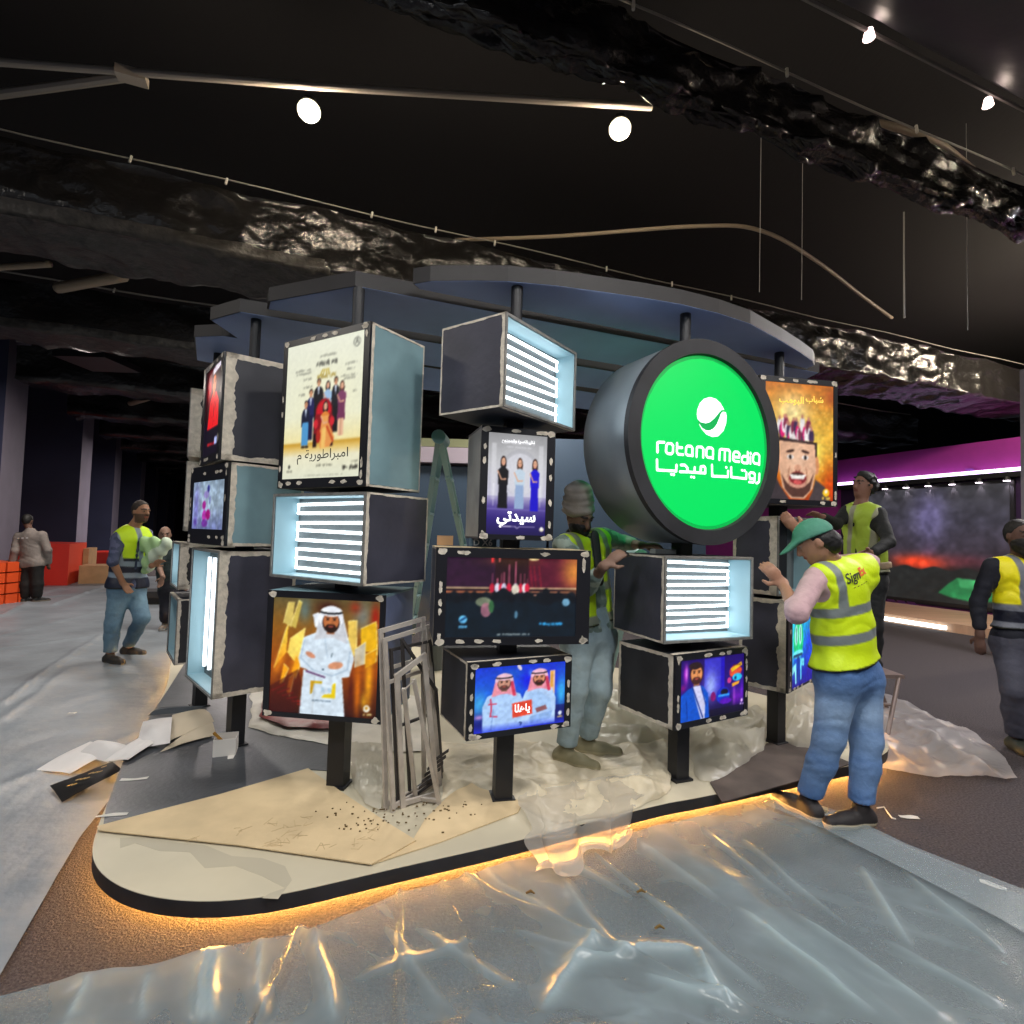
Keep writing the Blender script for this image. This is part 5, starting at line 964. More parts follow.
lean_frame((398, 804), (441, 778), (391, 650), (430, 641), 0, (2.7, 2.82), 'dark edged leaning frame in the middle of the bundle', .016, [.5], M_frd)
lean_frame((410, 796), (442, 772), (402, 640), (436, 690), 0, (2.69, 2.85), 'leaning frame furthest right and behind the others', .016, None, M_frd)
# striped offcut between the frames
mb = MB(); P0 = g(418, 800, .135); 
for k in range(6): mb.box(P0+np.array([.03+.012*k, .05+.01*k, .04+.028*k]), (.09, .05, .05), (0, .01, 0), (0, 0, .016))
tag(mb.build('cable_comb', M_frd), 'dark ribbed offcut standing inside the leaning metal frames', 'offcut')

# pile of thrown papers on the left platform edge
def sheet(name, pix, zs, m, lab, cat='paper', curl=.04, back=None, n=14, grp='thrown papers'):
    """quadrilateral sheet with slightly curled surface"""
    P = [g(px, py, z) for (px, py), z in zip(pix, zs)]; t = np.linspace(0, 1, n); G = np.zeros((n, n, 3)); sd = abs(int(pix[0][0]*7+pix[0][1]))
    for i, a in enumerate(t):
        for j, b in enumerate(t):
            p = (P[0]*(1-a)+P[1]*a)*(1-b)+(P[3]*(1-a)+P[2]*a)*b; p = p.copy(); p[2] += curl*(math.sin(a*3.1)*.6+.5*float(vn(a*2.5, b*2.5, sd)))*(.4+b*(1-b)*2); G[i, j] = p
    mb = MB(); mb.grid(G); H = G.copy(); H[..., 2] -= .0015; mb.grid(H[::-1]); o = mb.build(name, m, None, True); return tag(o, lab, cat, grp if cat == 'paper' else None)
sheet('paper_sheet', [(36, 770), (90, 742), (122, 748), (70, 774)], (.02, .06, .12, .02), M_paper, 'lowest white paper sheet, its tip lying on the floor sheeting', curl=.03)
sheet('paper_sheet', [(76, 757), (98, 741), (126, 746), (108, 763)], (.05, .11, .14, .08), M_paper, 'small white paper sheet tipped up near the pile tip', curl=.05)
sheet('paper_sheet', [(104, 762), (140, 738), (168, 736), (128, 760)], (.13, .15, .15, .14), M_paper, 'white paper strip over the platform edge', curl=.03)
sheet('paper_sheet', [(136, 748), (143, 722), (172, 718), (170, 744)], (.13, .18, .2, .16), M_paper, 'square grey white paper sheet in the middle of the pile', curl=.05)
sheet('paper_sheet', [(170, 742), (172, 716), (205, 710), (214, 722)], (.14, .18, .19, .15), mat('cream paper', hexa(205, 190, 165), .7), 'cream paper sheet at the top of the pile', curl=.05)
sheet('paper_sheet', [(160, 752), (188, 734), (212, 722), (216, 736)], (.125, .14, .16, .13), mat('cream paper', (0, 0, 0)), 'cream paper sheet reaching towards the little white box', curl=.04)
sheet('paper_sheet', [(148, 716), (160, 708), (206, 706), (190, 714)], (.13, .16, .16, .13), mat('dark print paper', hexa(64, 70, 76), .6), 'dark printed sheet at the back of the pile', curl=.03)
bp = sheet('printed_sheet', [(50, 786), (62, 802), (122, 770), (112, 762)], (.03, .02, .1, .1), mat('black glossy panel', (.015, .015, .015), .3), 'black printed sheet with gold squiggle lying at the tip of the paper pile', 'printed sheet', curl=.012)
mb = MB()
for k in range(9):
    t = k/8; p = g(70+34*t, 785-17*t+1.6*math.sin(k*2.1), .075+.04*t); mb.box(p, (.022, .012, .006), (-.003, .007, .001), (0, 0, .001))
mb.build('gold_motif', mat('gold print', hexa(196, 160, 96), .5), bp)
# small white box with a wooden handled brush
q = g(224, 757, .12); root = empty('small_box', q, 'small white open box with a brush in it beside the left post', 'box')
mb = MB(); a = .35; ax = np.array([math.cos(a), math.sin(a), 0]); ay = np.array([-math.sin(a), math.cos(a), 0]); s = .12; h = .1
c = q+ay*s/2+np.array([0, 0, h/2+.004])
for d1, d2 in ((ax, ay), (ay, ax)):
    for sg in (-1, 1): mb.box(c+d1*sg*s/2, d1*.004, d2*s, (0, 0, h))
mb.box(q+ay*s/2+np.array([0, 0, .006]), ax*s, ay*s, (0, 0, .004)); mb.slab([q+ax*.02-ay*.005+np.array([0, 0, .008]), q+ax*.06-ay*.005+np.array([0, 0, .008]), q+ax*.055-ay*.05+np.array([0, 0, .004]), q+ax*.025-ay*.05+np.array([0, 0, .004])], (0, 0, 1), .002)
mb.build('carton', mat('white carton', hexa(236, 228, 218), .7), root)
mb = MB(); mb.tube([c+np.array([.01, .01, -.02]), c-ax*.07+np.array([0, 0, .075])], .009, 8); mb.build('brush', mat('ochre wood', hexa(196, 140, 50), .5), root)
# scraps of tape and litter
def scrap(px, py, L, W, a, lab, z=.006, m=None, grp='scraps of tape'):
    p = g(px, py, z); d1 = np.array([math.cos(a), math.sin(a), 0]); d2 = np.array([-math.sin(a), math.cos(a), 0]); mb = MB()
    P = [p+d1*L*(t-.5)+d2*W*(.5+.3*math.sin(t*5+px)) for t in np.linspace(0, 1, 7)]+[p+d1*L*(t-.5)-d2*W*(.5+.2*math.sin(t*4+py)) for t in np.linspace(1, 0, 7)]
    mb.slab(P, (0, 0, 1), .0015); return tag(fixn(mb.build('tape_scrap', m or mat('pale tape', hexa(214, 210, 200), .6))), lab, 'tape', grp)
scrap(112, 815, .13, .022, .3, 'pale tape scrap on the slate board by the platform tip', .126); scrap(134, 779, .13, .025, .25, 'pale tape scrap on the slate board near the black printed sheet', .126)
scrap(909, 817, .1, .03, -.2, 'torn white tape scrap on the carpet right of the shoes'); scrap(993, 885, .09, .03, -.6, 'white tape scrap on the carpet at the lower right'); scrap(860, 806, .06, .03, -.3, 'white tape scrap between the shoes and the lit film'); scrap(72, 713, .05, .02, .1, 'tiny pale scrap on the left floor sheeting', .03)
mb = MB(); mb.tube([g(px, py, .01) for px, py in ((877, 808), (884, 807), (888, 813), (892, 818), (896, 819))], .004, 6); tag(mb.build('string', mat('white string', hexa(226, 220, 210), .7)), 'short piece of white string beside the right shoe', 'string')
mb = MB(); mb.box(g(812, 806, .04)+np.array([0, 0, .0]), (.13, -.08, 0), (.02, .03, 0), (0, 0, .012)); tag(mb.build('wood_strip', mat('pale wood strip', hexa(196, 180, 140), .6)), 'pale wooden strip lying between the two shoes of the man in green cap', 'strip')
for px, py in ((642, 878), (572, 868), (610, 862)): pass
for k, (px, py, lb) in enumerate(((637, 892, 'ochre crumb on the foreground plastic'), (655, 928, 'dark leaf crumb on the foreground plastic'), (526, 893, 'thin dark twig on the foreground plastic'))):
    mb = MB(); p = g(px, py, .04); mb.tube([p, p+np.array([.02, .008, .004]), p+np.array([.035, -.004, .002])], [.004, .006, .003], 6); tag(mb.build('debris_crumb', mat('crumb brown', hexa(110, 84, 40), .9)), lb, 'debris')
# small things on top of the concert box
p = at(445, 540.5, 2.95); tb = 1.43
mb = MB(); mb.box((p[0], p[1], tb+.03), (.085, .012, 0), (-.007, .05, 0), (0, 0, .052)); tag(mb.build('wood_block', M_tanb), 'small tan wood block on top of the concert screen box', 'block')
mb = MB(); pp = at(483, 541, 2.86); a = np.array([math.cos(.2), math.sin(.2), 0]); n_ = np.array([math.sin(.2), -math.cos(.2), 0]); root = empty('note_board', (pp[0], pp[1], tb+.003), 'small blue grey strip with white hand lettering on the concert box', 'note')
mb.box((pp[0], pp[1], tb+.026), a*.145, n_*.006, (0, 0, .045)); mb.build('board', mat('blue grey card', hexa(70, 92, 108), .6), root)
mb = MB(); text_on(mb, 'D X6', .05, np.array([pp[0], pp[1], tb+.026])+n_*.0045, a, np.array([0, 0, 1.]), width=.1, bold=.001); mb.build('lettering', mat('white paint', hexa(215, 220, 225), .6), root)
# white strip of timber on the lit tube box, held by the turbaned worker
q = at(668, 547, 3.12); mb = MB(); mb.box((q[0]+.0, q[1]+.06, 1.413+.017), (.16, .06, 0), (-.02, .05, 0), (0, 0, .026)); tag(mb.build('timber_offcut', mat('pale timber', hexa(196, 196, 190), .6)), 'pale timber offcut lying on top of the ten tube box', 'offcut')

# step ladders
M_lad = mat('grey green aluminium', hexa(130, 156, 158), .4, metal=.2)
def ladder(name_lab, apex, feetL, feetR, Y, spread, w_=.3, rungs=7, r=.022, m=None, zb=.12):
    """A-frame: apex pixel, two feet pixels at distance Y, second pair behind by spread"""
    A = at(*apex, Y); Lf = g(*feetL, zb); Rf = g(*feetR, zb); root = empty('step_ladder', (Lf+Rf)/2, name_lab, 'ladder')
    off = np.array([.0, .35, 0]); m = m or M_lad
    for F_, nm in ((Lf, 'left'), (Rf, 'right')):
        for o_ in (np.zeros(3), off):
            mb = MB(); a_, b_ = F_+o_+np.array([0, 0, .0]), A+o_*.75; d = b_-a_; d /= np.linalg.norm(d); s_ = np.cross(d, [0, 1, 0]); s_ /= np.linalg.norm(s_); mb.box((a_+b_)/2, (b_-a_), s_*r*2, np.array([0, 1, 0])*r*1.2)
            for t in (.35, .55, .72, .86): c_ = a_+(b_-a_)*t; mb.tube([c_-np.array([0, r*.7, 0]), c_-np.array([0, r*.62+.01, 0])], r*.5, 8)
            mb.build('leg', m, root)
        for k in range(1, rungs):
            t = k/rungs; p0 = F_+(A-F_)*t; p1 = F_+off+(A+off*.75-F_-off)*t; mb = MB(); mb.box((p0+p1)/2, p1-p0, (r*2.4, 0, 0), (0, 0, r)); mb.build('rung', m, root)
    mb = MB(); mb.tube([A-np.array([0, .03, .01]), A+off*.75+np.array([0, .03, 0])], .06, 14); mb.build('hinge', m, root); return root
ladder('grey green step ladder between the left front tower and the centre tower', (439, 436), (408, 640), (482, 640), 4.5, .3)
ladder('pale blue step ladder behind the turbaned worker', (640, 556), (601, 708), (672, 706), 4.0, .3, m=mat('pale blue aluminium', hexa(176, 206, 208), .4), rungs=5)
# low ladder carrying the man behind
A = at(868, 640, 4.7)
root = empty('step_stool', g(880, 720, 0), 'brown metal step ladder under the man in black sleeves', 'ladder'); M_sl = mat('brown grey steel', hexa(120, 104, 98), .5, metal=.2)
T = [np.array([A[0]+dx, A[1]+dy, .42]) for dx, dy in ((-.22, -.15), (.16, -.15), (.16, .2), (-.22, .2))]
Fe = [np.array([T[0][0]-.06, T[0][1]-.15, 0]), g(886, 744, 0), g(889, 714, 0), np.array([T[3][0]-.06, T[3][1]+.15, 0])]
mb = MB(); mb.box((T[0]+T[2])/2, (.44, 0, 0), (0, .4, 0), (0, 0, .03)); mb.build('step', M_sl, root)
for a_, b_ in zip(T, Fe):
    mb = MB(); mb.tube([a_, b_+np.array([0, 0, .01])], .017, 8); mb.build('leg', M_sl, root)
for t in (.45,):
    mb = MB(); mb.tube([T[1]*(1-t)+Fe[1]*t, T[0]*(1-t)+Fe[0]*t], .012, 8); mb.build('rung', M_sl, root)
# small dark bucket by the centre box and a black case
mb = MB(); p = g(434, 668, .12); mb.tube([p, p+np.array([0, 0, .28])], [.12, .13], 18); tag(mb.build('bucket', mat('grey bucket', hexa(88, 90, 88), .5)), 'grey bucket on the platform left of the blue poster box', 'bucket')
# orange box behind the turbaned worker's legs
mb = MB(); p = g(622, 622, 0); mb.box(p+np.array([0, .3, .22]), (.9, .2, 0), (-.1, .6, 0), (0, 0, .5)); tag(mb.build('carton', mat('orange brown carton', hexa(190, 130, 80), .7)), 'orange brown carton on the floor far behind the turbaned worker', 'carton')

# ================================================================== PEOPLE
# A body is modelled as a smooth blend of tapered limbs and turned into one continuous skin.
def _n(v): v = np.asarray(v, float); return v/(np.linalg.norm(v)+1e-9)
class Blend:
    def __init__(s): s.P = []; s.dis = None
    def cap(s, a, b, ra, rb, k=.03, flat=None): s.P.append(('c', np.asarray(a, float), np.asarray(b, float), ra, rb, k, flat, 1)); return s
    def ell(s, c, r, ax=None, k=.03, sub=0): s.P.append(('e', np.asarray(c, float), np.asarray(r, float), np.asarray(ax if ax is not None else np.eye(3), float), None, k, None, -1 if sub else 1)); return s
    def plane(s, p, n, k=.004): s.P.append(('p', np.asarray(p, float), _n(n), None, None, k, None, -1)); return s    # keeps the side opposite to n
    def subcap(s, a, b, ra, rb, k=.01): s.P.append(('c', np.asarray(a, float), np.asarray(b, float), ra, rb, k, None, -1)); return s
    def prim(s, q, X):
        if q[0] == 'c':
            _, a, b, ra, rb, k, flat, _s = q
            if flat is not None:
                f, sc_ = flat; f = _n(f); X = X+((X-a)@f)[..., None]*f*(1/sc_-1); b = b+((b-a)@f)*f*(1/sc_-1)
            d = b-a; t = np.clip(((X-a)@d)/(d@d+1e-9), 0, 1); r = ra+(rb-ra)*t; D = np.linalg.norm(X-a-t[..., None]*d, axis=-1)-r
            return D*(flat[1] if flat is not None else 1)
        if q[0] == 'e':
            _, c, r, ax, _, k, _, _s = q; Y = (X-c)@ax.T; k0 = np.linalg.norm(Y/r, axis=-1); k1 = np.linalg.norm(Y/(r*r), axis=-1)+1e-9; return k0*(k0-1)/k1
        if q[0] == 'p': return (X-q[1])@q[2]
    def val(s, X):
        v = np.full(X.shape[:-1], 1.)
        for q in s.P:
            d = s.prim(q, X); k = q[5]
            if q[7] > 0: h = np.clip(.5+.5*(v-d)/k, 0, 1); v = v*(1-h)+d*h-k*h*(1-h)
            elif q[0] == 'p': h = np.clip(.5-.5*(v-d)/k, 0, 1); v = v*(1-h)+d*h+k*h*(1-h)
            else: d = -d; h = np.clip(.5-.5*(v-d)/k, 0, 1); v = v*(1-h)+d*h+k*h*(1-h)
        if s.dis is not None: v = v+s.dis(X)
        return v
    def bounds(s):
        lo, hi = [], []
        for q in s.P:
            if q[7] < 0: continue
            if q[0] == 'c': r = max(q[3], q[4]); lo.append(np.minimum(q[1], q[2])-r); hi.append(np.maximum(q[1], q[2])+r)
            else: r = max(q[2]); lo.append(q[1]-r); hi.append(q[1]+r)
        return np.min(lo, 0)-.03, np.max(hi, 0)+.03
    def mesh(s, h):
        lo, hi = s.bounds(); n = np.ceil((hi-lo)/h).astype(int)+2
        # evaluate by blocks, skipping blocks far from every shape
        B = 16; V_ = np.full(tuple(n), .5); xs = [lo[i]+h*np.arange(n[i]) for i in range(3)]
        pos = [q for q in s.P if q[7] > 0]; br = h*B*.9
        for i in range(0, n[0], B):
            for j in range(0, n[1], B):
                for k in range(0, n[2], B):
                    c = lo+h*(np.array([i, j, k])+B/2)
                    if min(float(s.prim(q, c[None])[0])*(1 if q[6] is None else .8) for q in pos) > br*1.2: continue
                    X = np.stack(np.meshgrid(xs[0][i:i+B], xs[1][j:j+B], xs[2][k:k+B], indexing='ij'), -1); V_[i:i+B, j:j+B, k:k+B] = s.val(X)
        V_[0] = V_[-1] = .5; V_[:, 0] = V_[:, -1] = .5; V_[:, :, 0] = V_[:, :, -1] = .5
        I = V_ < 0; nx, ny, nz = n; acc = np.zeros((nx-1, ny-1, nz-1, 3)); cnt = np.zeros((nx-1, ny-1, nz-1))
        E_ = []
        for a in range(3):
            sl0 = [slice(None)]*3; sl1 = [slice(None)]*3; sl0[a] = slice(0, -1); sl1[a] = slice(1, None); A0 = V_[tuple(sl0)]; A1 = V_[tuple(sl1)]; cr = (A0 < 0) != (A1 < 0); idx = np.argwhere(cr)
            t = A0[cr]/(A0[cr]-A1[cr]); P = idx.astype(float); P[:, a] += t; E_.append((a, idx, A0[cr] < 0))
            o1, o2 = [q for q in range(3) if q != a]
            for d1 in (0, -1):
                for d2 in (0, -1):
                    Q = idx.copy(); Q[:, o1] += d1; Q[:, o2] += d2; ok = (Q[:, o1] >= 0) & (Q[:, o2] >= 0) & (Q[:, o1] < n[o1]-1) & (Q[:, o2] < n[o2]-1); Qk = Q[ok]
                    np.add.at(acc, tuple(Qk.T), P[ok]); np.add.at(cnt, tuple(Qk.T), 1)
        m = cnt > 0; ids = -np.ones(m.shape, int); ids[m] = np.arange(m.sum()); vs = lo+h*(acc[m]/cnt[m][:, None]); F_ = []
        for a, idx, ins in E_:
            o1, o2 = [(1, 2), (2, 0), (0, 1)][a]; q = []
            for d1, d2 in ((0, 0), (-1, 0), (-1, -1), (0, -1)):
                Q = idx.copy(); Q[:, o1] += d1; Q[:, o2] += d2; q.append(ids[tuple(Q.T)])
            q = np.array(q).T; q[~ins] = q[~ins][:, ::-1]; F_.append(q)
        F_ = np.concatenate(F_)
        return vs, F_
def skin(bl, h, name, m, parent, colf=None):
    vs, fs = bl.mesh(h); off = parent_loc(parent); me = bpy.data.meshes.new(name); me.from_pydata((vs-off).tolist(), [], fs.tolist()); me.materials.append(m); me.polygons.foreach_set('use_smooth', [True]*len(me.polygons))
    if colf is not None:
        c = np.ones((len(vs), 4)); c[:, :3] = s2l(np.clip(colf(vs), 0, 1)); at_ = me.color_attributes.new('Col', 'FLOAT_COLOR', 'POINT'); at_.data.foreach_set('color', c.ravel())
    me.update(); o = bpy.data.objects.new(name, me); C.objects.link(o); o.parent = parent; return o
M_vc = mat('skin and cloth colours', (.5, .5, .5), .65, attr='Col', bump=.12, bscale=60)
M_vcf = mat('woven cloth colours', (.5, .5, .5), .8, attr='Col', var=.16, vscale=18, bump=.35, bscale=22)
M_vest = mat('reflective vest cloth', (.5, .5, .5), .55, attr='Col', bump=.35, bscale=14)
def ramp(t): t = np.clip(t, 0, 1); return t*t*(3-2*t)
def hand(B, w, d, palm_n, curl=.5, side=1, s=1.):
    """wrist w, direction d, palm normal, fingers bend towards the palm normal, thumb on `side`"""
    d = _n(d); n_ = _n(palm_n-np.dot(palm_n, d)*d); l = np.cross(d, n_)*side; k0 = .008
    B.cap(w, w+d*.08*s, .026*s, .034*s, .02, (n_, .5))
    for i, (o_, L) in enumerate(((.027, .072), (.009, .08), (-.009, .075), (-.026, .06))):
        a = w+d*.085*s+l*o_*s; a1 = a+_n(d+n_*curl*.6)*L*.5*s; a2 = a1+_n(d*.7+n_*curl*1.3)*L*.45*s
        B.cap(a-d*.02*s, a1, .0095*s, .009*s, k0).cap(a1, a2, .009*s, .0075*s, k0)
    t0 = w+d*.03*s+l*.028*s; t1 = t0+_n(d*.6+l*.9+n_*.3)*.035*s; t2 = t1+_n(d+l*.2+n_*.5)*.032*s; B.cap(t0, t1, .012*s, .011*s, .012).cap(t1, t2, .011*s, .009*s, .008)
def person(name_lab, J, look, up=(0, 0, 1), fwd=(0, -1, 0), h=.008, skin_c=(.55, .38, .3), hair_c=(.05, .04, .04), hair='short', beard=None, clothes=None, H=1.0, hands=True, root_at=None, group=None):
    """J: joints in metres; keys head neck chest pelvis shL shR elL elR wrL wrR hdL hdR hipL hipR knL knR anL anR toL toR"""
    J = {k: np.asarray(v, float) for k, v in J.items()}; look = _n(look); up = _n(np.asarray(up, float)); up = _n(up-np.dot(up, look)*look); rt = np.cross(look, up); fwd = _n(fwd); cl = clothes or {}
    base = root_at if root_at is not None else np.array([(J['anL'][0]+J['anR'][0])/2, (J['anL'][1]+J['anR'][1])/2, min(J['anL'][2], J['anR'][2])-.09*H])
    root = empty('person', base, name_lab, 'person', group); hd = J['head']; s = H
    sp = J['neck']-J['pelvis']; L = np.linalg.norm(sp); spn = sp/L; lat = _n(J['shR']-J['shL']); bf = _n(np.cross(spn, lat)); bf = bf if bf@fwd > 0 else -bf
    B = Blend(); ax = np.array([rt, look, up])
    # torso
    def torso(B, e=0., k=.05, low=True):
        B.cap(J['pelvis']+spn*.02, J['pelvis']+spn*.2*s, .155*s+e, .145*s+e, k, (bf, .68)); B.cap(J['pelvis']+spn*.2*s, J['pelvis']+spn*(L-.17*s), .145*s+e, .165*s+e, k, (bf, .66))
        B.cap(J['shL']*.82+J['shR']*.18-spn*.05*s, J['shR']*.82+J['shL']*.18-spn*.05*s, .075*s+e, .075*s+e, k, (bf, .85))
        if low: B.cap(J['hipL']+spn*.04, J['hipR']+spn*.04, .105*s+e, .105*s+e, k)
    torso(B)
    for q in 'LR':
        sh, el, wr, hp, kn, an, to = (J[k+q] for k in ('sh', 'el', 'wr', 'hip', 'kn', 'an', 'to'))
        B.cap(sh, el, .05*s, .04*s, .04).cap(el, wr, .041*s, .026*s, .02); B.cap(hp, kn, .085*s, .055*s, .05); B.cap(kn, an, .057*s, .036*s, .03); B.ell(kn*.62+an*.38-fwd*.012, (.05*s,)*3, k=.04)
        B.cap(an-np.array([0, 0, .03*s]), to-np.array([0, 0, .02*s])*0, .035*s, .028*s, .02)
        if hands: 
            dd = J['hd'+q]-wr; hand(B, wr, dd, J.get('pn'+q, -spn*.2+bf), J.get('cu'+q, np.array(.5)).item() if 'cu'+q in J else .5, 1 if q == 'L' else -1, s)
    # neck and head
    B.cap(J['neck'], hd-up*.05*s, .055*s, .05*s, .03)
    B.ell(hd+up*.02*s-look*.005*s, (.073*s, .092*s, .1*s), ax, .02); B.ell(hd-up*.045*s+look*.025*s, (.056*s, .066*s, .07*s), ax, .03); B.ell(hd-up*.088*s+look*.062*s, (.026*s, .024*s, .02*s), ax, .025)
    B.cap(hd+look*.088*s+up*.02*s, hd+look*.105*s-up*.022*s, .009*s, .015*s, .012); B.ell(hd+look*.085*s+up*.033*s, (.05*s, .014*s, .009*s), ax, .014)
    B.ell(hd+look*.084*s-up*.052*s, (.024*s, .014*s, .009*s), ax, .01)
    for q in (-1, 1):
        B.ell(hd+rt*q*.074*s-look*.005*s-up*.005*s, (.01*s, .02*s, .03*s), ax, .008); B.ell(hd+rt*q*.031*s+look*.09*s+up*.013*s, (.015*s, .012*s, .008*s), ax, .008, sub=1); B.ell(hd+rt*q*.031*s+look*.079*s+up*.013*s, (.013*s,)*3, ax, .002)
    sc_ = np.array(skin_c)
    def cf(X):
        Y = (X-hd)@ax.T/s; c = np.ones((len(X), 3))*sc_; f = Y[:, 1] > .05
        e = np.hypot(np.abs(Y[:, 0])-.031, (Y[:, 2]-.013)*1.6); c[(e < .013) & f] = sc_*.5+.22; c[(e < .0085) & f] = (.05, .03, .03)
        b = (np.abs(np.abs(Y[:, 0])-.031) < .02) & (np.abs(Y[:, 2]-.036) < .006) & f; c[b] = np.array(hair_c)*.9
        st = cl.get('stubble'); sb = (Y[:, 2] < -.02) & (Y[:, 2] > -.12) & (Y[:, 1] > -.01); c[sb] = c[sb]*(.55 if st else 1.); lp = (np.abs(Y[:, 0]) < .024) & (np.abs(Y[:, 2]+.052) < .009) & f; c[lp] = sc_*np.array([.85, .6, .6]); return c
    skin(B, h, 'body', M_vc, root, cf)
    # hair
    hc = np.array(hair_c)
    if hair in ('short', 'full', 'capped'):
        A = Blend(); r = 1.045 if hair != 'full' else 1.16
        A.ell(hd+up*.025*s-look*.012*s, (.074*s*r, .092*s*r, .1*s*r), ax, .02); A.plane(hd+look*.034*s+up*.045*s, look*1-up*.62); A.plane(hd-up*.05*s, -up+look*.9)
        A.dis = lambda X: (.03*(vn(X[..., 0]*42+X[..., 1]*20, X[..., 2]*42-X[..., 1]*30, 4)-.6) if hair == 'full' else .005*(vn(X[..., 0]*90+X[..., 1]*40, X[..., 2]*90-X[..., 1]*60, 4)-.6))
        skin(A, h*.85, 'hair', M_vc, root, lambda X: np.ones((len(X), 3))*hc)
    if beard:
        A = Blend(); A.ell(hd-up*.05*s+look*.03*s, (.067*s, .078*s, .068*s*beard), ax, .02); A.ell(hd-up*.1*s*beard+look*.075*s, (.035*s, .03*s, .03*s*beard), ax, .03); A.plane(hd-up*.022*s+look*.02, up-look*.15)
        A.ell(hd-up*.05*s+look*.108*s, (.026*s, .022*s, .012*s), ax, .006, sub=1); A.dis = lambda X: .003*np.sin(X[..., 0]*260)*np.sin(X[..., 2]*240)
        skin(A, h*.85, 'beard', M_vc, root, lambda X: np.ones((len(X), 3))*hc)
    X0 = J['pelvis']
    def tor(X):      # body coordinates: lateral, forward, fraction of the height of the torso
        d = X-X0; return d@lat, d@bf, (d@spn)/L
    fold = lambda a, f1, f2, ph=0: (lambda X: a*2.4*((1-np.abs(2*vn(X[..., 2]*f1*.36+2.2*vn(X[..., 0]*7+ph, X[..., 1]*7, 3), (X[..., 0]+X[..., 1])*5+ph, int(ph*7)+2)-1))-.5)+a*1.6*(vn(X[..., 2]*11+ph, (X[..., 0]-X[..., 1])*13, 8)-.5))
    # trousers
    if 'trousers' in cl:
        c0, c1 = cl['trousers'][:2]; A = Blend(); A.cap(J['pelvis']+spn*.02, J['pelvis']+spn*.08*s, .165*s, .162*s, .05, (bf, .72)); A.cap(J['hipL']+spn*.02, J['hipR']+spn*.02, .118*s, .118*s, .05)
        lw = cl.get('legw', 1.)
        for q in 'LR': A.cap(J['hip'+q], J['kn'+q], .108*s, .078*s*lw, .04); A.cap(J['kn'+q], J['an'+q]+np.array([0, 0, .0]), .078*s*lw, .062*s*lw, .03); A.ell(J['kn'+q]*.6+J['an'+q]*.4-fwd*.012, (.065*s*lw,)*3, k=.04)
        for q in 'LR': A.subcap(J['an'+q]-np.array([0, 0, .02]), J['an'+q]-np.array([0, 0, .12]), .075*s, .12*s, .01)
        A.dis = fold(.0019*s, 60, 26); c0 = np.array(c0); c1 = np.array(c1)
        def tc(X):
            w_ = np.zeros(len(X))
            for q in 'LR':
                for t, rr in ((.5, .11), (1., .09)): p = J['hip'+q]*(1-t)+J['kn'+q]*t; w_ = np.maximum(w_, np.exp(-(np.linalg.norm(X-p, axis=1)/(rr*s*1.3))**2)*(.75 if t == .5 else .55))
                p = J['kn'+q]*.5+J['an'+q]*.5; w_ = np.maximum(w_, np.exp(-(np.linalg.norm(X-p, axis=1)/(.09*s*1.3))**2)*.35)
            return c0*(1-w_[:, None])+c1*w_[:, None]
        skin(A, h, 'trousers', M_vcf, root, tc)
    # shirt
    if 'shirt' in cl:
        c0 = np.array(cl['shirt'][0]); slv = cl['shirt'][1]; A = Blend(); torso(A, .014*s)
        for q in 'LR':
            sh, el, wr = J['sh'+q], J['el'+q], J['wr'+q]; A.cap(sh, el if slv >= 1 else sh+(el-sh)*slv*1.6, .064*s, .053*s, .04)
            if slv >= 1: A.cap(el, el+(wr-el)*(slv-1)*.97, .054*s, .043*s, .02)
        A.ell(J['neck']+up*.04*s+bf*.02, (.062*s, .062*s, .07*s), k=.01, sub=1); hem = cl.get('hem', -.02); A.plane(J['pelvis']+spn*hem*s, -spn); A.dis = fold(.003*s, 55, 30, 1); pat = cl.get('pattern')
        def shc(X):
            c = np.ones((len(X), 3))*c0
            if pat: m_ = vn(X[:, 0]*28+X[:, 1]*9, X[:, 2]*30, 5) > .58; c[m_] = np.array(pat)
            return c
        so = skin(A, h, 'shirt', M_vcf, root, shc)
    if 'coat' in cl:
        A = Blend(); torso(A, .03*s); c0 = np.array(cl['coat'])
        for q in 'LR': A.cap(J['sh'+q], J['el'+q], .078*s, .066*s, .04); A.cap(J['el'+q], J['wr'+q], .066*s, .058*s, .02)
        A.cap(J['neck'], J['neck']+up*.02, .075*s, .07*s, .03); A.ell(J['neck']+up*.07*s, (.055*s, .055*s, .06*s), k=.01, sub=1); A.plane(J['pelvis']-spn*.1*s, -spn); A.dis = fold(.003*s, 45, 24, 2)
        co = skin(A, h, 'coat', M_vcf, root, lambda X: np.ones((len(X), 3))*c0)
        if 'coat_back' in cl: skin_print(co, J, lat, bf, spn, L, cl['coat_back'], root)
    # vest
    res = {}
    if 'vest' in cl:
        v = cl['vest']; A = Blend(); torso(A, .032*s, .05); 
        for q, sg in (('L', -1), ('R', 1)):
            A.cap(J['sh'+q]*.8+J['sh'+('R' if q == 'L' else 'L')]*.2, J['sh'+q]*.93+J['sh'+('R' if q == 'L' else 'L')]*.07, .066*s, .066*s, .03)
            c_ = J['sh'+q]-spn*.09*s+lat*sg*.052*s; A.subcap(c_-bf*.2, c_+bf*.2, .064*s, .064*s, .012); A.subcap(J['sh'+q]+lat*sg*.085*s+spn*.05, J['sh'+q]+lat*sg*.13*s-spn*.2*s, .06*s, .06*s, .012)
        A.ell(J['neck']+up*.05*s+bf*.03, (.068*s, .075*s, .085*s), k=.01, sub=1); hv = v.get('hem', -.06); A.plane(J['pelvis']+spn*hv*s, -spn)
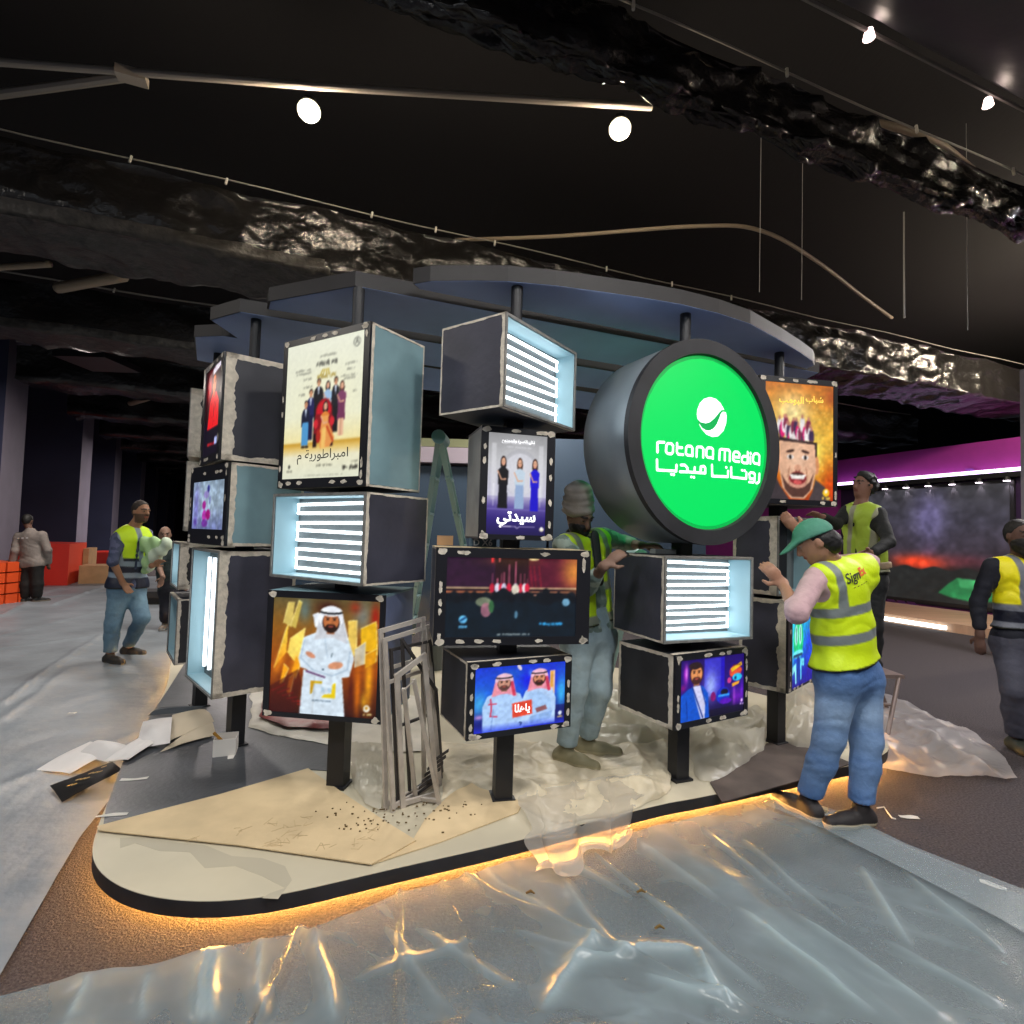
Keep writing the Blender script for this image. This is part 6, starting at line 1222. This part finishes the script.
        if v.get('open'): a_, b_ = J['neck']+bf*.13*s, J['pelvis']-spn*.2*s+bf*.16*s; A.subcap(a_, b_, v['open']*.6*s, v['open']*s, .008)
        A.dis = fold(.0032*s, 38, 19, 3); yc, gc = np.array(v['col']), np.array(v.get('band', (.5, .52, .52))); lowc = v.get('low'); b1, b2 = v.get('bands', (.36, .02)); vb = v.get('vband', .12); bw = v.get('bw', .05)
        def vcol(X):
            a, f, t = tor(X); c = np.ones((len(X), 3))*yc
            if lowc is not None: m_ = ramp((v.get('split', .45)-t)/.02+.5)[:, None]; c = c*(1-m_)+np.array(lowc)*m_
            wv = ramp((bw*.5*s-np.abs(np.abs(a)-vb*s))/.008+.5)*(t > b1)*((a < 0) if v.get('one') else 1)
            wh = np.maximum(ramp((bw/2-np.abs(t-b1)*L/s)/.008+.5), ramp((bw/2-np.abs(t-b2)*L/s)/.008+.5)); w_ = np.maximum(wv, wh)[:, None]; c = c*(1-w_)+gc*w_
            e = ramp((t*L/s-(hv+.012))/-.008+.5)[:, None]; return c*(1-e)+np.array([.06, .07, .03])*e
        vo = skin(A, h*.9, 'vest', M_vest, root, vcol); res['vest'] = (A, vo)
    # shoes
    if 'shoes' in cl:
        c0, c1 = (np.array(c) for c in cl['shoes'])
        for q in 'LR':
            an, to = J['an'+q], J['to'+q]; d = to-an; d[2] = 0; d = _n(d); zf = min(an[2]-.085*s, to[2]-.03*s); A = Blend(); hl = an-d*.035*s
            gz = to[2]-.028*s if abs(to[2]-an[2]) < .2 else zf; pt = lambda x, z: np.array([an[0]+d[0]*x*s, an[1]+d[1]*x*s, 0])+np.array([0, 0, gz+z*s])
            A.cap(pt(-.04, .04), pt(.1, .036), .044*s, .043*s, .03); A.cap(pt(.08, .034), pt(.19, .03), .044*s, .036*s, .03); A.cap(pt(-.03, .05), an+np.array([0, 0, .0]), .042*s, .044*s, .03); A.plane(pt(0, 0.001), (0, 0, -1), .003)
            A.ell(an+np.array([0, 0, .05*s]), (.036*s, .036*s, .05*s), k=.006, sub=1)
            skin(A, h*.85, 'shoe', M_vc, root, lambda X: np.where((X[:, 2] < gz+.034*s)[:, None], c1, c0))
    res.update(root=root, J=J, lat=lat, bf=bf, spn=spn, L=L, rt=rt, look=look, up=up, s=s); return res
def project_text(A, root, parent, o, ax, ay, nrm, texts, lift=.0035):
    """printed lettering laid onto a cloth surface"""
    for s_, size, x, y, m, b, wd in texts:
        vs, fs = text_verts(s_, size, b); 
        if not len(vs): continue
        vs[:, 0] -= (vs[:, 0].min()+vs[:, 0].max())/2
        if wd: vs *= wd/np.ptp(vs[:, 0])
        P = np.array([o+ax*(v[0]+x)+ay*(v[1]+y)+nrm*.12 for v in vs])
        for _ in range(40): P = P-nrm*np.maximum(A.val(P)-lift, -.01)[:, None]*.8
        mb = MB(); mb.add(P, fs); mb.build('print', m, parent) if parent.parent is None else mb.build('print', m, parent)
def skin_print(co, J, lat, bf, spn, L, txt, root):
    o = J['neck']-spn*.13-bf*.16; mb = MB(); text_on(mb, txt, .05, o+0*bf, lat*(1 if (np.cross(lat, spn)@(-bf)) > 0 else -1), spn, width=.2, bold=.002); mb.build('print', mat('pale print', hexa(200, 200, 200), .6), co)

def reach(frm, px, py, length, near=True):
    """point on the line of sight through (px, py) lying `length` from the joint frm"""
    d = ray(px, py); w_ = CAMP-np.asarray(frm); a = d@d; b = 2*w_@d; c = w_@w_-length**2; q = b*b-4*a*c
    if q < 0: P = CAMP+d*(-b/(2*a)); return np.asarray(frm)+_n(P-frm)*length
    t = (-b-math.sqrt(q))/(2*a) if near else (-b+math.sqrt(q))/(2*a); return CAMP+d*t
def limbs(J, k, el, wr, hd, nearE=True, nearW=True, s=1.):
    J['el'+k] = reach(J['sh'+k], *el, .29*s, nearE); J['wr'+k] = reach(J['el'+k], *wr, .25*s, nearW); J['hd'+k] = at(*hd, J['wr'+k][1])
SK = (.62, .45, .36); SKd = (.36, .25, .2)
LIME = (.80, .90, .05)

# the man in the green cap, back to the camera -------------------------------------------------
J = dict(head=at(816, 542, 2.99), neck=at(833, 563, 3.01), pelvis=at(849, 668, 3.02), shL=at(816, 578, 2.92), shR=at(867, 563, 3.10), hipL=at(838, 681, 2.97), hipR=at(860, 680, 3.05),
         knL=at(829, 738, 2.97), knR=at(866, 740, 3.0), anL=at(808, 797, 3.03), anR=at(861, 811, 2.95))
J['toL'] = g(790, 803, .03); J['toR'] = g(847, 822, .03)
J['anL'][2] = .1; J['anR'][2] = .1
limbs(J, 'L', (797, 613), (783, 584), (774, 574), True, False); limbs(J, 'R', (826, 565), (795, 528), (786, 518), False, False)
J['pnL'] = np.array([.2, .9, -.2]); J['pnR'] = np.array([.6, .3, -.5])
p1 = person('man in green cap and lime vest bent over a box, back turned, blue jeans', J, (-.8, .35, -.5), (-.35, .1, .9), (-.7, .7, 0), h=.0078, skin_c=SK, hair='short', beard=None,
            clothes=dict(trousers=((.28, .42, .63), (.82, .88, .92)), legw=1.0, shirt=((.78, .64, .66), 1.25), hem=.07, vest=dict(col=LIME, band=(.47, .5, .5), bands=(.58, .33), vband=.1, bw=.052, hem=.035, one=1), shoes=((.14, .12, .12), (.82, .76, .64))), group=None)
s_ = 1; hd, up_, lk, rt = J['head'], p1['up'], p1['look'], p1['rt']; ax_ = np.array([rt, lk, up_])
A = Blend(); A.ell(hd+up_*.035-lk*.004, (.09, .108, .098), ax_, .01); A.plane(hd+up_*.035-lk*.02, -up_+lk*.12, .004)
A.cap(hd+up_*.048+lk*.07, hd+up_*.022+lk*.15, .062, .05, .02, (up_, .16)); A.ell(hd+up_*.012-lk*.105, (.028, .03, .022), ax_, .005, sub=1)
cap = skin(A, .0065, 'cap', M_vcf, p1['root'], lambda X: np.ones((len(X), 3))*np.array([.30, .54, .46]))
A = Blend(); A.ell(hd-lk*.06-up_*.03, (.066, .06, .07), ax_, .02); A.ell(hd-lk*.03-up_*.0, (.08, .075, .06), ax_, .02); A.plane(hd+lk*.01, lk); A.dis = lambda X: .006*(vn(X[..., 0]*90+X[..., 1]*40, X[..., 2]*90, 4)-.6)
skin(A, .007, 'back_hair', M_vc, p1['root'], lambda X: np.ones((len(X), 3))*np.array([.05, .04, .045]))
bk = -p1['bf']; bx = np.cross(p1['spn'], bk); bx = -bx if (np.cross(bx, p1['spn'])@bk) < 0 else bx
M_pr = mat('vest dark print', (.02, .03, .02), .6); M_po = mat('vest orange print', hexa(226, 104, 40), .6)
vA, vo = p1['vest']; oo = at(853, 575, 2.93)
sl = p1['spn']+bx*.16; sl /= np.linalg.norm(sl); bxx = bx+p1['spn']*.12; bxx /= np.linalg.norm(bxx)
project_text(vA, p1['root'], vo, oo, bxx, sl, -bk*-1, [('Sign', .05, -.036, 0, M_pr, .0008, .115), ('Ex', .05, .054, .006, M_po, .002, .062), ('- - - - -', .02, .012, -.05, M_pr, 0, .12)])

# turbaned worker -------------------------------------------------------------------------------
J = dict(head=at(579, 516, 3.36), neck=at(580, 537, 3.42), pelvis=at(590, 626, 3.42), shR=at(563, 545, 3.26), shL=at(602, 537, 3.52), hipR=at(578, 640, 3.34), hipL=at(599, 638, 3.46), knR=at(575, 688, 3.28), knL=at(599, 688, 3.38),
         anR=at(566, 743, 3.34), anL=at(587, 735, 3.5))
J['anR'][2] = .215; J['anL'][2] = .215; J['toR'] = g(583, 764, .15); J['toL'] = g(612, 752, .15)
limbs(J, 'L', (624, 543), (641, 550), (652, 550), False, True); limbs(J, 'R', (588, 586), (604, 566), (615, 557), True, True)
J['pnL'] = np.array([.1, -.3, -.9]); J['pnR'] = np.array([.5, .5, -.2])
J['wrL'][2] = max(J['wrL'][2], 1.46); J['hdL'] = J['wrL']+np.array([.1, -.03, 0])
p2 = person('worker in grey turban and lime vest reaching toward the round sign', J, (.5, -.75, -.5), (.1, -.35, .9), (.75, -.6, 0), h=.0085, skin_c=(.47, .36, .30), hair=None, beard=1.0, hair_c=(.06, .055, .06),
            clothes=dict(trousers=((.60, .68, .71), (.80, .87, .88)), shirt=((.45, .52, .49), 1.55), pattern=(.62, .68, .64), hem=-.14, vest=dict(col=(.72, .85, .08), band=(.5, .52, .46), bands=(.44, .1), open=.075, hem=.02), shoes=((.55, .52, .40), (.66, .62, .5))))
hd, up_, lk, rt = J['head'], p2['up'], p2['look'], p2['rt']; ax_ = np.array([rt, lk, up_])
A = Blend(); tu = _n(up_+np.array([-.25, .1, .2]))
for k in range(6): q = k/5; A.ell(hd+tu*(.035+.028*k)-lk*.01+rt*.006*math.sin(k*2.4), (.098-.004*k, .108-.004*k, .024), np.array([rt, _n(lk-tu*np.dot(lk, tu)+tu*.12*math.sin(k*1.9)), _n(tu+lk*.16*math.sin(k*1.9))]), .012)
A.cap(hd+tu*.06, hd+tu*.15, .088, .078, .02)
skin(A, .007, 'turban', M_vcf, p2['root'], lambda X: np.ones((len(X), 3))*np.array([.66, .63, .6])*(.86+.2*vn((X-hd)@tu*70, 0*X[:, 0], 3))[:, None])
A = Blend(); n0 = J['neck']
for k in range(9): a0, a1 = k*.75, (k+1)*.75; A.cap(n0+rt*.07*math.cos(a0)+p2['bf']*.07*math.sin(a0)-np.array([0, 0, .02]), n0+rt*.075*math.cos(a1)+lk*.075*math.sin(a1)+np.array([0, 0, .0]), .024, .024, .02)
A.cap(n0+p2['bf']*.12, n0+p2['bf']*.17-np.array([0, 0, .28]), .035, .03, .02, (p2['bf'], .5)); skin(A, .008, 'scarf', M_vcf, p2['root'], lambda X: np.ones((len(X), 3))*np.array([.14, .16, .16]))

# man in black sleeves behind, on the step ladder -------------------------------------------------
Y3 = 4.7
J = dict(head=at(864, 486, Y3), neck=at(861, 503, Y3), pelvis=at(867, 572, Y3), shL=at(878, 514, Y3-.12), shR=at(848, 511, Y3+.14), hipL=at(873, 584, Y3-.06), hipR=at(861, 584, Y3+.08), knL=at(873, 627, Y3-.1), knR=at(862, 627, Y3), anL=at(874, 668, Y3), anR=at(864, 668, Y3+.14))
J['anL'][2] = .435+.09; J['anR'][2] = .435+.09
J['toL'] = J['anL']+np.array([-.15, -.06, -.06]); J['toR'] = J['anR']+np.array([-.15, -.06, -.06])
limbs(J, 'L', (889, 542), (872, 553), (864, 554), True, True); limbs(J, 'R', (836, 524), (823, 517), (815, 514), True, True)
p3 = person('curly haired man in lime vest and black sleeves, looking left', J, (-.95, -.2, .08), (0, 0, 1), (-.8, -.55, 0), h=.0105, skin_c=(.50, .35, .29), hair='full', hair_c=(.03, .03, .03), H=.93,
            clothes=dict(trousers=((.08, .09, .1), (.12, .13, .14)), shirt=((.07, .08, .08), 1.95), vest=dict(col=(.62, .72, .22), band=(.55, .55, .45), bands=(.02, -.2), vband=.1, open=.03, hem=.0), shoes=((.08, .08, .08), (.2, .2, .2))))
A = Blend(); a_, b_ = J['pelvis']+p3['spn']*.05-p3['lat']*.2, 0
A = Blend(); A.cap(J['pelvis']+p3['spn']*.04, J['pelvis']+p3['spn']*.07, .2, .2, .01, (p3['bf'], .72)); A.plane(J['pelvis']+p3['spn']*.09, p3['spn']); A.plane(J['pelvis']+p3['spn']*.035, -p3['spn'])
skin(A, .0105, 'waist_band', M_vc, p3['root'], lambda X: np.ones((len(X), 3))*np.array([.60, .52, .42]))

# bearded walker at the right edge ----------------------------------------------------------------
Y4 = 4.12
J = dict(head=at(1019, 536, Y4-.03), neck=at(1020, 556, Y4), pelvis=at(1021, 632, Y4), shR=at(992, 566, Y4), shL=at(1044, 566, Y4+.03), hipR=at(1009, 645, Y4), hipL=at(1033, 645, Y4), knR=at(1014, 690, Y4-.12), knL=at(1037, 688, Y4-.05), anR=at(1016, 731, Y4-.02), anL=at(1042, 722, Y4+.3))
J['anR'][2] = .09; J['anL'][2] = .13; J['toR'] = J['anR']+np.array([-.03, -.17, -.06]); J['toL'] = J['anL']+np.array([.0, -.15, -.1])
limbs(J, 'R', (978, 602), (980, 635), (980, 648), True, True); limbs(J, 'L', (1056, 604), (1050, 638), (1048, 650), True, True)
J['pnR'] = np.array([.8, .5, 0]); J['pnL'] = np.array([-.8, .5, 0])
p4 = person('bearded man walking in at the right edge, bright vest over navy sweater, grey trousers', J, (-.05, -1, -.05), (0, 0, 1), (-.1, -1, 0), h=.0095, skin_c=(.36, .25, .21), hair='short', beard=1.25, hair_c=(.06, .045, .045),
            clothes=dict(trousers=((.26, .26, .31), (.34, .34, .40)), shirt=((.06, .07, .13), 1.75), hem=-.12, vest=dict(col=(.95, .90, .04), low=(.07, .08, .15), split=.36, band=(.45, .46, .5), bands=(.33, .1), vband=.085, open=.04, hem=.03), shoes=((.18, .2, .17), (.24, .24, .2))))

# left worker with the bag --------------------------------------------------------------------------
Y5 = 5.95
J = dict(head=at(141, 512, Y5), neck=at(134, 526, Y5), pelvis=at(127, 582, Y5), shR=at(118, 538, Y5-.13), shL=at(146, 534, Y5+.13), hipR=at(120, 590, Y5-.07), hipL=at(134, 590, Y5+.08), knR=at(113, 624, Y5-.12), knL=at(142, 618, Y5-.02), anR=at(110, 654, Y5-.1), anL=at(128, 645, Y5+.3))
J['anR'][2] = .09; J['anL'][2] = .1; J['toR'] = g(119, 662, .03); J['toL'] = g(142, 653, .03)
limbs(J, 'R', (113, 562), (123, 583), (129, 592), True, False); limbs(J, 'L', (150, 559), (152, 566), (158, 562), True, True)
p5 = person('left worker in two tone reflective vest walking right with a bag under his arm', J, (.93, -.3, -.05), (0, 0, 1), (.7, -.6, 0), h=.0115, skin_c=(.58, .42, .32), hair='short', hair_c=(.16, .12, .10), 
            clothes=dict(stubble=1, trousers=((.32, .43, .52), (.5, .63, .7)), shirt=((.22, .25, .36), 1.0), pattern=(.32, .34, .46), hem=-.05, vest=dict(col=(.78, .92, .1), low=(.10, .12, .2), split=.44, band=(.52, .58, .64), bands=(.34, .14), vband=.1, bw=.055, open=.035, hem=-.06), shoes=((.14, .14, .14), (.2, .2, .2))))
c = at(156, 553, Y5-.02); A = Blend(); A.cap(at(148, 545, Y5-.02), at(163, 547, Y5-.1), .1, .075, .05, ((0, 1, 0), .6)); A.cap(at(150, 562, Y5-.02), at(166, 543, Y5-.12), .07, .05, .05); A.cap(at(146, 570, Y5), c, .05, .08, .04)
A.ell(at(165, 545, Y5-.2), (.035, .035, .02), k=.01, sub=1); A.dis = lambda X: .008*np.sin(X[..., 0]*40+X[..., 2]*30)
o = skin(A, .012, 'plastic_bag', M_vc, None, lambda X: np.where((vn(X[:, 0]*6, X[:, 2]*6, 3) > .5)[:, None], np.array([.78, .84, .76]), np.array([.62, .76, .55]))); tag(o, 'white and pale green plastic bag under the left worker arm', 'bag')

# far left man in the grey jacket --------------------------------------------------------------------
Y6 = 9.95
J = dict(head=at(27.5, 521, Y6), neck=at(30, 531, Y6), pelvis=at(32, 562, Y6), shL=at(19, 536, Y6), shR=at(42, 535, Y6), hipL=at(27.5, 566, Y6), hipR=at(36.5, 566, Y6), knL=at(26, 585, Y6-.02), knR=at(37, 584, Y6+.02), anL=at(24.5, 600, Y6), anR=at(36.5, 599, Y6+.05))
J['anL'][2] = .09; J['anR'][2] = .09; J['toL'] = J['anL']+np.array([-.03, .16, -.06]); J['toR'] = J['anR']+np.array([.06, .15, -.06])
limbs(J, 'L', (15, 551), (12, 564), (12, 569), True, False); limbs(J, 'R', (47.5, 550), (48.5, 562), (48.5, 567), True, False)
p6 = person('man in grey jacket and black trousers with his back turned at the far left', J, (-.15, .95, -.15), (0, 0, 1), (0, 1, 0), h=.016, skin_c=SKd, hair='short', hair_c=(.05, .045, .04),
            clothes=dict(trousers=((.05, .05, .055), (.06, .06, .065)), legw=1.25, coat=(.50, .47, .45), coat_back='PROTOCOL'[:0] or '- - -', shoes=((.1, .1, .1), (.5, .45, .4))))
# half hidden person behind the rear tower -----------------------------------------------------------
Y7 = 7.8
J = dict(head=at(165, 535, Y7), neck=at(167, 546, Y7), pelvis=at(172, 588, Y7), shL=at(161, 551, Y7-.05), shR=at(184, 552, Y7+.05), hipL=at(168, 594, Y7), hipR=at(177, 594, Y7), knL=at(166, 613, Y7-.05), knR=at(176, 613, Y7), anL=at(165, 630, Y7), anR=at(177, 630, Y7+.1))
J['anL'][2] = .09; J['anR'][2] = .09; J['toL'] = J['anL']+np.array([.05, -.16, -.06]); J['toR'] = J['anR']+np.array([.1, -.14, -.06])
limbs(J, 'L', (159, 567), (163, 577), (161, 583), True, True); limbs(J, 'R', (189, 568), (186, 580), (186, 586), True, True)
p7 = person('balding person in dark clothes half hidden behind the rearmost left tower', J, (.5, -.8, -.1), (0, 0, 1), (.5, -.8, 0), h=.014, skin_c=(.52, .4, .34), hair=None,
            clothes=dict(trousers=((.08, .08, .13), (.1, .1, .16)), shirt=((.10, .16, .17), 1.0), shoes=((.4, .38, .36), (.5, .5, .5))))
